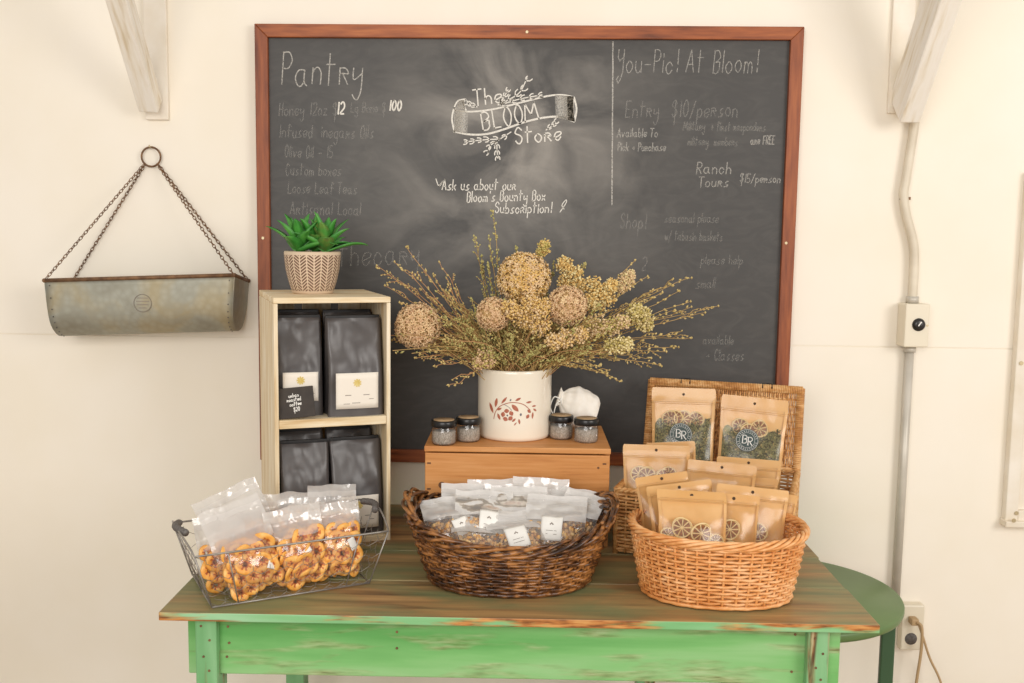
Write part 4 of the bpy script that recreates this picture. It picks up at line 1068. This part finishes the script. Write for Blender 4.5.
def granola_bag(label, x, y, z, yaw, lean, roll, seed, lab=None, W=.135, Hf=.095, Ht=.055, tb=.5):
    r_ = random.Random(seed * 3 + 1)
    t, sh, half, hw, bendp, H = clear_bag('granola_bag', label, 'clear bags of granola in the dark basket', frame_at(DK + V((x, y, z - .007)), yaw, lean, roll), W, Hf, Ht, .052, seed, 'granolabag', topbend=tb)
    mb = MB()
    for k in range(420):
        u = r_.uniform(.1, .9); v = r_.uniform(.03, .80) * Hf / H; sg = -1 if r_.random() < .8 else 1
        p = sh(sg)(u, v); p.y += -sg * r_.uniform(.002, .008); q = r_.uniform(.0030, .0062)
        mb.blob(p, q, 0 if r_.random() < .8 else 1, 5, 3, (r_.uniform(.7, 1.3), r_.uniform(.6, 1), r_.uniform(.6, 1.1)))
    mb.blob((0, 0, Hf * .42), 1, 0, 14, 8, (W * .36, .013, Hf * .36))
    o = mb.build('granola', ['granola', 'granola_d'], t); o['kind'] = 'stuff'
    if lab:
        u0, v0, lw, lh, rot = lab; c = sh(-1)(u0, v0)
        cR, sR = math.cos(rot), math.sin(rot)
        def lf(a, b): 
            a2, b2 = a * cR - b * sR, a * sR + b * cR; u = u0 + a2 / (2 * hw(v0)); v = v0 + b2 / H; p = sh(-1)(u, v); return V((p.x, p.y - .0022, p.z))
        mb = MB(); mb.grid(lambda a, b: lf((a - .5) * lw, (b - .5) * lh), 10, 10); o = mb.build('paper_label', 'white', t)
        sd = o.modifiers.new('thick', 'SOLIDIFY'); sd.thickness = .0006; sd.offset = 0
        mb = MB(); lf2 = lambda a, b: lf(a, b) + V((0, -.0007, 0))
        ribbon(mb, [V((-.003, lh * .16)), V((0, lh * .22)), V((.003, lh * .16))], .003, lf2, 0)
        for k in range(2): ribbon(mb, [V((-lw * .25, lh * (-.1 - .14 * k))), V((lw * .25, lh * (-.1 - .14 * k)))], .0011, lf2, 1)
        o2 = mb.build('label_print', ['ink', 'ink'], t); o2.parent = o
    return t
gb = granola_bag
gb('granola bag at the back left of the dark basket', -.105, .080, .045, .15, .18, .05, 41, Hf=.10, Ht=.05, W=.12)
gb('granola bag at the back of the dark basket, left of centre', -.035, .105, .035, -.05, .12, -.03, 42, Hf=.105, Ht=.055, tb=.3)
gb('granola bag at the back of the dark basket, right of centre', .065, .105, .040, .02, .12, .05, 43, Hf=.105, Ht=.055, tb=.2)
gb('granola bag at the back right of the dark basket', .120, .072, .045, -.3, .2, .1, 44, Hf=.10, Ht=.05, W=.115)
gb('granola bag at the left end of the dark basket with a glossy crumpled top', -.125, -.005, .048, .25, .45, -.08, 45, (.72, .40, .040, .040, .3), Hf=.095, W=.115)
gb('granola bag in the middle row of the dark basket, left, with a white label', -.062, .010, .052, .08, .38, .05, 46, (.58, .42, .044, .056, -.05), Ht=.06)
gb('granola bag in the middle row of the dark basket, centre', .015, .030, .056, -.05, .34, .0, 47, None, Ht=.06)
gb('granola bag at the right of the dark basket with an upright white label', .098, -.012, .048, -.1, .36, .02, 48, (.46, .42, .048, .056, .0), Ht=.06, W=.14)
gb('granola bag lying at the front of the dark basket with a tilted white label', .022, -.062, .036, .03, .62, -.06, 49, (.50, .46, .048, .056, .25), Hf=.10, Ht=.05, tb=.3)
gb('granola bag at the right end of the dark basket, mostly film', .135, .030, .050, -.4, .3, .12, 50, None, W=.10)
gb('granola bag lying at the front left of the dark basket, half behind the rim', -.068, -.066, .032, .1, .66, .1, 51, None, Hf=.095, Ht=.045, tb=.3)

# ------------------------------------------------------------------ wire basket with dried peach bags
WM = Matrix.Translation((-.528, -.720, TZ)) @ Matrix.Rotation(R(28.4), 4, 'Z')
t = thing('wire_basket', 'grey wire basket at the left front of the table holding bags of dried peaches', 'basket', mat=WM)
bw, bdp = .338, .215
def wb(sx, sy, s): return V((sx * (bw / 2 + .036 * s), sy * (bdp / 2 + .022 * s), .004 + .118 * s))
def rimz(x): return .012 * (abs(x) / (bw / 2 + .036)) ** 2
mb = MB(); mb.tube([wb(-1, -1, 0), wb(1, -1, 0), wb(1, 1, 0), wb(-1, 1, 0)], .0020, 7, True); mb.build('base_wire', 'wire', t)
mb = MB(); A = []
for c0, c1 in (((-1, -1), (1, -1)), ((1, -1), (1, 1)), ((1, 1), (-1, 1)), ((-1, 1), (-1, -1))):
    for k in range(16):
        f = k / 16; p = wb(*c0, 1).lerp(wb(*c1, 1), f)
        if c0[0] == c1[0]: p.z += .028 * math.sin(PI * f) ** .8; p.x += c0[0] * .014 * math.sin(PI * f)
        A.append(p)
mb.tube(A, .0022, 7, True); mb.build('rim_wire', 'wire', t)
def upright(a, b, r_):
    mb = MB(); mb.tube([a, b], r_, 6); mb.build('upright_wire', 'wire', t)
for sx in (-1, 1):
    for sy in (-1, 1): upright(wb(sx, sy, 0), wb(sx, sy, 1), .0018)
for sy in (-1, 1):
    for f in (-.34, .34): upright(V((f * bw, sy * bdp / 2, .004)), V((f * (bw + .072), sy * (bdp / 2 + .022), .122)), .0014)
for sx in (-1, 1): upright(V((sx * bw / 2, 0, .004)), V((sx * (bw / 2 + .050), 0, .150)), .0015)
# hexagon netting on the four sides and the bottom
mb = MB()
def hexnet(fn, nu, nv):
    for i in range(nu):
        for j in range(nv):
            u0, v0 = (i + (.5 if j % 2 else 0)), j
            def q(a, b):
                uu, vv = (u0 + a) / nu, (v0 + b) / nv
                return fn(min(1, max(0, uu)), min(1, max(0, vv)))
            mb.tube([q(0, .66), q(0, .33), q(.5, 0), q(1, .33)], .0006, 4, cap=False)
for sy in (-1, 1): hexnet(lambda u, v: wb(-1, sy, v).lerp(wb(1, sy, v), u), 11, 4)
for sx in (-1, 1): hexnet(lambda u, v: wb(sx, -1, v).lerp(wb(sx, 1, v), u), 7, 4)
hexnet(lambda u, v: wb(-1, -1, 0).lerp(wb(1, -1, 0), u).lerp(wb(-1, 1, 0).lerp(wb(1, 1, 0), u), v), 11, 7)
mb.build('hexagon_netting', 'wire', t)
for sx in (-1, 1):
    mb = MB(); P_ = [V((sx * (bw / 2 + .036 + .014 * math.cos(f * PI / 2)), f * .042, .150 - .004 * f * f)) for f in [k / 8 - 1 for k in range(17)]]
    mb.tube(P_, [.0072 + .0009 * (k % 2) for k in range(17)], 10); mb.build('wrapped_handle', 'wrap', t)

def ring_mesh(name, parent, seed):
    r_ = random.Random(seed); R0 = r_.uniform(.0112, .0130); r0 = r_.uniform(.0078, .0090); n, m_ = 18, 8; vs = []; fs = []; mb = MB()
    ph = r_.uniform(0, 6); ov = r_.uniform(.04, .16)
    mi = []
    for i in range(n):
        a = 2 * PI * i / n; rr = R0 * (1 + ov * math.cos(2 * a + ph) + .04 * math.sin(5 * a + ph))
        for k in range(m_):
            b = 2 * PI * k / m_; x = rr + r0 * math.cos(b) * 1.0; z = r0 * .42 * math.sin(b) + .0022 * math.sin(2 * a + ph * 2)
            vs.append(V((x * math.cos(a), x * math.sin(a), z)))
    o0 = len(mb.v); mb.v += vs
    for i in range(n):
        for k in range(m_):
            mb.f.append([i * m_ + k, ((i + 1) % n) * m_ + k, ((i + 1) % n) * m_ + (k + 1) % m_, i * m_ + (k + 1) % m_]); mb.sm.append(True); mb.m.append(1 if k in (3, 4) or (k in (2, 5) and (i * 7 + k * 3) % 5 < 2) else 0)
    return mb.build(name, ['peach', 'peach_in'], parent)
ring_src = None
def peach_bag(label, x, y, z, yaw, lean, roll, seed, W=.125, Hf=.105, Ht=.06, D=.064, n=44, tb=.0, sticker=None):
    global ring_src
    r_ = random.Random(seed * 7 + 3)
    t, sh, half, hw, bendp, H = clear_bag('peach_bag', label, 'clear bags of dried peach rings in the wire basket', WM @ frame_at(V((x, y, z)), yaw, lean, roll), W, Hf, Ht, D, seed, 'bag', topbend=tb)
    if ring_src is None: ring_src = [ring_mesh('peach_ring', t, 900 + k) for k in range(5)]; fresh = list(ring_src)
    else: fresh = []
    pts = []
    for k in range(4000):
        if len(pts) >= n: break
        u = r_.uniform(.16, .84); v = r_.uniform(.05, .86) * Hf / H; side = r_.random()
        h = half(u, v)
        lay = -1 if side < .55 else (0 if side < .8 else 1)
        yy = lay * max(0, h - .009)
        p = V(((2 * u - 1) * hw(v), yy, v * H))
        if all((p - q).length > .0195 for q in pts): pts.append(p)
    for k, p in enumerate(pts):
        if fresh: o = fresh.pop()
        else: o = r_.choice(ring_src).copy(); C.objects.link(o); o.parent = t
        tilt = r_.choice((.0, .15, .3, .45, .8)); az = r_.uniform(-PI, PI)
        d = V((math.sin(tilt) * math.cos(az), -math.cos(tilt), math.sin(tilt) * math.sin(az)))
        o.location = p; o.rotation_euler = d.to_track_quat('Z', 'Y').to_euler()
        s_ = r_.uniform(.86, 1.14); o.scale = (s_, s_, s_)
    while fresh: bpy.data.objects.remove(fresh.pop())
    if sticker:
        u0, v0, lw, lh, rot = sticker; cR, sR = math.cos(rot), math.sin(rot)
        def lf(a, b):
            a2, b2 = a * cR - b * sR, a * sR + b * cR; p = sh(-1)(u0 + a2 / (2 * hw(v0)), v0 + b2 / H); return V((p.x, p.y - .0016, p.z))
        mb = MB(); mb.grid(lambda a, b: lf((a - .5) * lw, (b - .5) * lh), 6, 6); o = mb.build('sticker', 'white', t)
        sd = o.modifiers.new('thick', 'SOLIDIFY'); sd.thickness = .0006; sd.offset = 0
    return t
pb = peach_bag
pb('peach ring bag at the back left of the wire basket with a tall slanting top', -.045, .045, .026, .1, .10, -.30, 61, W=.15, Hf=.10, Ht=.085, tb=.3)
pb('peach ring bag at the left end of the wire basket, mostly hidden', -.112, -.030, .022, -.3, .10, -.22, 62, W=.105, Hf=.090, Ht=.065, tb=.3)
pb('peach ring bag at the front left of the wire basket with a low sticker', -.066, -.070, .020, .0, .14, -.26, 63, W=.132, Hf=.105, Ht=.085, tb=.4, sticker=(.80, .20, .022, .016, -.6))
pb('peach ring bag at the front centre of the wire basket', .030, -.066, .016, -.03, .16, -.10, 64, W=.125, Hf=.112, Ht=.05, sticker=(.62, .42, .016, .012, .6))
pb('peach ring bag at the back centre of the wire basket', .035, .045, .020, -.15, .12, .02, 65, W=.125, Hf=.115, Ht=.045)
pb('peach ring bag at the front right of the wire basket with a white sticker', .116, -.054, .016, -.08, .16, -.04, 66, W=.115, Hf=.112, Ht=.045, sticker=(.78, .42, .018, .028, .4))
pb('peach ring bag at the right end of the wire basket with a flat upright top', .128, .036, .022, -.2, .06, .02, 67, W=.110, Hf=.115, Ht=.055)

# ------------------------------------------------------------------ dried bouquet
MTH = V((-.018, -.290, RT + .172))        # mouth of the crock
br = random.Random(5)
def stem_path(tip, base=None, sag=.25, n=12):
    tip = V(tip); a = 2 * PI * br.random(); b0 = base if base is not None else MTH + V((.06 * br.uniform(-1, 1), .05 * br.uniform(-1, 1), -.10))
    d = tip - MTH; ex = V((MTH.x + max(-.075, min(.075, d.x * .35)), MTH.y + max(-.065, min(.065, d.y * .5)), MTH.z + .012))
    mid = ex.lerp(tip, .5) + V((0, 0, sag * d.length * .35))
    return smoothpath([b0, ex, mid, tip], n // 3)
def sprig(label, group, tip, sag=.25, buds=14, thick=.0016, mats=('twig', 'bud'), side=.045):
    P_ = stem_path(tip, sag=sag, n=21); mb = MB(); L = len(P_); o1 = V((br.uniform(0, 9), br.uniform(0, 9), 0))
    P_ = [p + V((noise.noise(V((i * .35, 0, 0)) + o1), noise.noise(V((i * .35, 5, 0)) + o1), noise.noise(V((i * .35, 9, 0)) + o1))) * (.010 * i / L) for i, p in enumerate(P_)]
    mb.tube(P_, [thick * (1.1 - .7 * i / L) for i in range(L)], 5)
    for k in range(buds):
        f = .38 + .62 * (k + br.random() * .6) / buds; i = min(L - 2, int(f * (L - 1))); p = P_[i].lerp(P_[i + 1], f * (L - 1) - i); d = (P_[i + 1] - P_[i]).normalized()
        o_ = (V((br.uniform(-1, 1), br.uniform(-1, 1), br.uniform(-.7, 1))) + d * .8).normalized()
        if br.random() < .30 and f < .9:
            ln = side * br.uniform(.5, 1.2); e = p + (o_ * .6 + d).normalized() * ln; md = p.lerp(e, .5) + V((0, 0, .006)); mb.tube([p, md, e], thick * .6, 4)
            for g in (.35, .6, .8, 1): 
                c = p.lerp(e, g) + V((br.uniform(-1, 1), br.uniform(-1, 1), br.uniform(-1, 1))) * .003; mb.octa(c, br.uniform(.0018, .0032), o_, 1.5, 1)
        else:
            for _ in range(br.choice((1, 2, 2, 3))):
                c = p + o_ * br.uniform(.002, .006) + V((br.uniform(-1, 1), br.uniform(-1, 1), br.uniform(-1, 1))) * .003; mb.octa(c, br.uniform(.0020, .0038), o_ + d, br.uniform(1.1, 1.9), 1)
    mb.octa(P_[-1], .0034, None, 1.3, 1)
    return tag(mb.build('dried_sprig', list(mats)), label, 'dried sprig', group)
def tipat(px, py, Y): return onY(px, py, Y)
sets = [
 ('tall thin dried sprig standing upright out of the white crock', 'upright dried sprigs in the crock',
  [(494, 211, -.28), (474, 236, -.27), (489, 236, -.30), (480, 258, -.25), (487, 262, -.33), (518, 245, -.25)], .02, 'green'),
 ('long thin dried sprig reaching out to the upper left of the white crock', 'dried sprigs reaching upper left',
  [(406, 247, -.26), (378, 266, -.28), (384, 284, -.30), (392, 272, -.24), (412, 272, -.33), (420, 289, -.22), (400, 300, -.36), (433, 275, -.24), (440, 262, -.27), (447, 285, -.36), (455, 290, -.3), (396, 262, -.3)], .10, 'red'),
 ('thin dried sprig drooping out to the lower left of the white crock', 'dried sprigs drooping lower left',
  [(414, 356, -.34), (434, 367, -.37), (451, 387, -.40), (391, 340, -.27), (424, 341, -.24), (440, 350, -.30), (445, 340, -.36)], .16, 'red'),
 ('thin dried sprig reaching out to the upper right of the white crock', 'dried sprigs reaching upper right',
  [(637, 259, -.27), (668, 282, -.29), (691, 276, -.25), (661, 290, -.33), (692, 302, -.28), (690, 308, -.22), (680, 291, -.34), (718, 306, -.27), (706, 313, -.31), (655, 297, -.2), (676, 309, -.36), (648, 275, -.3)], .10, 'twig'),
 ('thin dried sprig drooping out to the lower right of the white crock', 'dried sprigs drooping lower right',
  [(690, 338, -.29), (675, 335, -.33), (679, 347, -.25), (666, 351, -.36), (662, 366, -.31), (622, 380, -.40), (606, 375, -.37), (640, 348, -.25), (650, 358, -.3), (601, 366, -.42), (630, 352, -.4)], .16, 'twig'),
 ('short dried sprig among the flower heads above the white crock', 'short dried sprigs among the flower heads',
  [(470, 300, -.38), (505, 300, -.40), (555, 262, -.25), (585, 262, -.27), (600, 305, -.40), (575, 330, -.43), (545, 345, -.45), (510, 335, -.45), (470, 330, -.42), (455, 318, -.38), (610, 330, -.42), (530, 355, -.44), (490, 350, -.43), (625, 320, -.38), (460, 345, -.4), (590, 350, -.43), (500, 322, -.36), (560, 290, -.36)], .05, 'green')]
for lab, grp, tips, sag, kind in sets:
    for (px, py, Y) in tips:
        mats = {'green': ('twig', 'bud'), 'red': ('twig_r', 'bud_l'), 'twig': ('twig', 'bud_l')}[kind]
        sprig(lab, grp, tipat(px, py, Y), sag, {'red': 13, 'twig': 15, 'green': 26}[kind], .0015, mats)

def allium(label, px, py, Y, rpx, mats, seed, n=330, cup=True, open_=1.0, sc=(1, 1, 1)):
    r_ = random.Random(seed); c = tipat(px, py, Y); rad = rpx * (Y - CAM_LOC.y) / FPX
    t = thing('dried_flower', label, 'dried flower', c, 0)
    mb = MB(); P_ = stem_path(c, sag=.05); mb.tube([p - c for p in P_], .0026, 6); mb.build('stem', 'twig', t)
    mb = MB(); mb.blob((0, 0, 0), rad * .84, 2, 18, 11, sc)
    for k in range(n):
        z = 1 - 2 * (k + .5) / n; q = k * 2.399963; s_ = math.sqrt(1 - z * z); d = V((s_ * math.cos(q), s_ * math.sin(q), z))
        d = (d + V((r_.uniform(-1, 1), r_.uniform(-1, 1), r_.uniform(-1, 1))) * .07).normalized(); rr = rad * r_.uniform(.90, 1.03)
        d_ = V((d.x * sc[0], d.y * sc[1], d.z * sc[2])); p = d_ * rr
        a = d.orthogonal().normalized(); b = d.cross(a); w_ = rad * .172 * open_ * r_.uniform(.8, 1.2); ph = r_.uniform(0, 6); mi = 0 if r_.random() < .7 else 1
        vs = [p - d * rad * .05]; m_ = 5
        for j in range(m_):
            a0 = ph + 2 * PI * j / m_; e = a * math.cos(a0) + b * math.sin(a0); a1 = a0 + PI / m_; e1 = a * math.cos(a1) + b * math.sin(a1)
            vs += [p + e * w_ + d * w_ * .22, p + e1 * w_ * .42]
        fs = []
        for j in range(m_): fs.append((0, 1 + 2 * j, 2 + 2 * j)); fs.append((0, 2 + 2 * j, 1 + (2 * j + 2) % (2 * m_)))
        mb.add(vs, fs, mi, False); mb.octa(p + d * w_ * .15, w_ * .28, d, 1.2, 1)
    mb.build('flower_head', mats, t)
def fluff(label, px, py, Y, rpx, mats, seed, lobes, n=520):
    r_ = random.Random(seed); c = tipat(px, py, Y); k_ = (Y - CAM_LOC.y) / FPX
    t = thing('dried_flower', label, 'dried flower', c, 0)
    mb = MB(); P_ = stem_path(c, sag=.05); mb.tube([p - c for p in P_], .0024, 6); mb.build('stem', 'twig', t)
    mb = MB()
    for (lx, ly, lr) in lobes:
        o_ = V((lx * k_, r_.uniform(-.012, .012), -ly * k_)); rad = lr * k_
        for k in range(int(n / len(lobes))):
            d = V((r_.gauss(0, 1), r_.gauss(0, 1), r_.gauss(0, 1))).normalized(); rr = rad * r_.uniform(.35, 1.05); p = o_ + d * rr
            mb.octa(p, r_.uniform(.0022, .0042), d + V((r_.uniform(-1, 1), r_.uniform(-1, 1), r_.uniform(-1, 1))), r_.uniform(.8, 1.8), 0 if r_.random() < .65 else 1)
            if k % 5 == 0: mb.tube([o_ + d * rad * .1, p], .0006, 3, cap=False, mi=1)
    mb.build('flower_head', mats, t)
allium('round tan dried allium head hanging at the far left of the bouquet', 418, 326, -.34, 22.5, ['al_tan', 'al_pink', 'al_core'], 71)
allium('largest golden dried allium head at the top centre of the bouquet', 524, 279, -.33, 26, ['al_gold', 'al_tan', 'al_core'], 72, 380)
fluff('dense orange gold dried flower cluster below the largest head', 534, 315, -.40, 22, ['al_gold', 'al_tan'], 73, ((0, 0, 15), (8, -8, 10), (-12, 2, 12), (6, 10, 12), (-4, -10, 10), (-24, -6, 10)), 1900)
fluff('tan dried flower cluster low in the middle of the bouquet', 566, 338, -.41, 15, ['al_tan', 'al_gold'], 84, ((0, 0, 10), (14, -4, 9), (-12, 3, 9)), 800)
allium('dusky pink dried allium head right of the centre of the bouquet', 567, 306, -.37, 20, ['al_pink', 'al_tan', 'al_core'], 74, 300)
allium('small dusky dried allium head left of the centre low in the bouquet', 493, 314, -.39, 17, ['al_pink', 'al_tan', 'al_core'], 75, 260)
fluff('small green gold dried flower tuft at the very top of the bouquet', 543, 249, -.27, 9, ['al_green', 'al_gold'], 76, ((0, 0, 8), (1, -4, 6), (-2, 4, 5)), 260)
fluff('shaggy golden dried flower cluster at the upper right of the largest head', 567, 275, -.30, 16, ['al_gold', 'al_cream'], 77, ((-3, -10, 9), (6, 0, 11), (0, 8, 10), (12, 10, 8)), 900)
fluff('shaggy golden dried flower cluster in the right half of the bouquet', 598, 294, -.32, 18, ['al_gold', 'al_cream'], 78, ((-4, -6, 12), (6, 4, 13), (-8, 8, 9), (12, -8, 8)), 1000)
fluff('small pale dried flower cluster on a side stem at the upper right', 626, 281, -.28, 10, ['al_tan', 'al_cream'], 79, ((0, 0, 9), (4, -6, 6), (-4, 7, 6)), 420)
fluff('cream dried flower cluster at the right edge of the bouquet', 641, 318, -.33, 15, ['al_cream', 'al_green'], 80, ((0, 0, 12), (5, 6, 9), (-6, -6, 9)), 760)
fluff('low cream dried flower cluster hanging at the lower right of the bouquet', 620, 345, -.39, 12, ['al_cream', 'al_green'], 81, ((0, 0, 9), (-8, 2, 8), (7, -1, 7)), 560)
fluff('dusky dried flower cluster resting on the left rim of the crock', 484, 357, -.395, 12, ['al_pink', 'al_green'], 82, ((0, 0, 10), (6, 5, 7), (-5, 6, 7)), 460)
fluff('dull gold dried flower cluster filling the middle right of the bouquet', 598, 325, -.37, 16, ['al_tan', 'al_green'], 83, ((0, 0, 12), (14, 2, 10), (-12, 6, 10), (24, -4, 8)), 900)
mb = MB()        # the tangle of fine stalks between the flower heads
for k in range(420):
    a = br.uniform(-1.35, 1.35); L = br.uniform(.06, .30) * (1.0 if abs(a) > .5 else .62); el = math.cos(a) * .75 + .10 + br.uniform(-.1, .1)
    d = V((math.sin(a), br.uniform(-.55, .45), el)).normalized(); b0 = MTH + V((br.uniform(-.07, .07), br.uniform(-.06, .06), 0))
    e = b0 + d * L + V((0, 0, -.06 * L)); md = b0.lerp(e, .55) + V((br.uniform(-.01, .01), br.uniform(-.01, .01), .02 * abs(math.sin(a)) + .004))
    P_ = smoothpath([b0 - V((0, 0, .03)), md, e], 4); mb.tube(P_, .0010, 4, cap=False, mi=br.choice((0, 0, 0, 1, 4)))
    for j in range(br.randint(5, 12)):
        f = br.uniform(.3, 1); i = min(len(P_) - 2, int(f * (len(P_) - 1))); p = P_[i].lerp(P_[i + 1], f * (len(P_) - 1) - i) + V((br.uniform(-1, 1), br.uniform(-1, 1), br.uniform(-1, 1))) * .006
        mb.octa(p, br.uniform(.0018, .0036), (br.uniform(-1, 1), br.uniform(-1, 1), br.uniform(-1, 1)), br.uniform(1.2, 3.0), br.choice((2, 3, 3, 4, 4)))
tag(mb.build('dried_filler_stalks', ['twig', 'twig_r', 'fol', 'bud', 'bud_l']), 'tangle of fine dried stalks filling the mouth of the white crock', 'dried flowers', None, 'stuff')
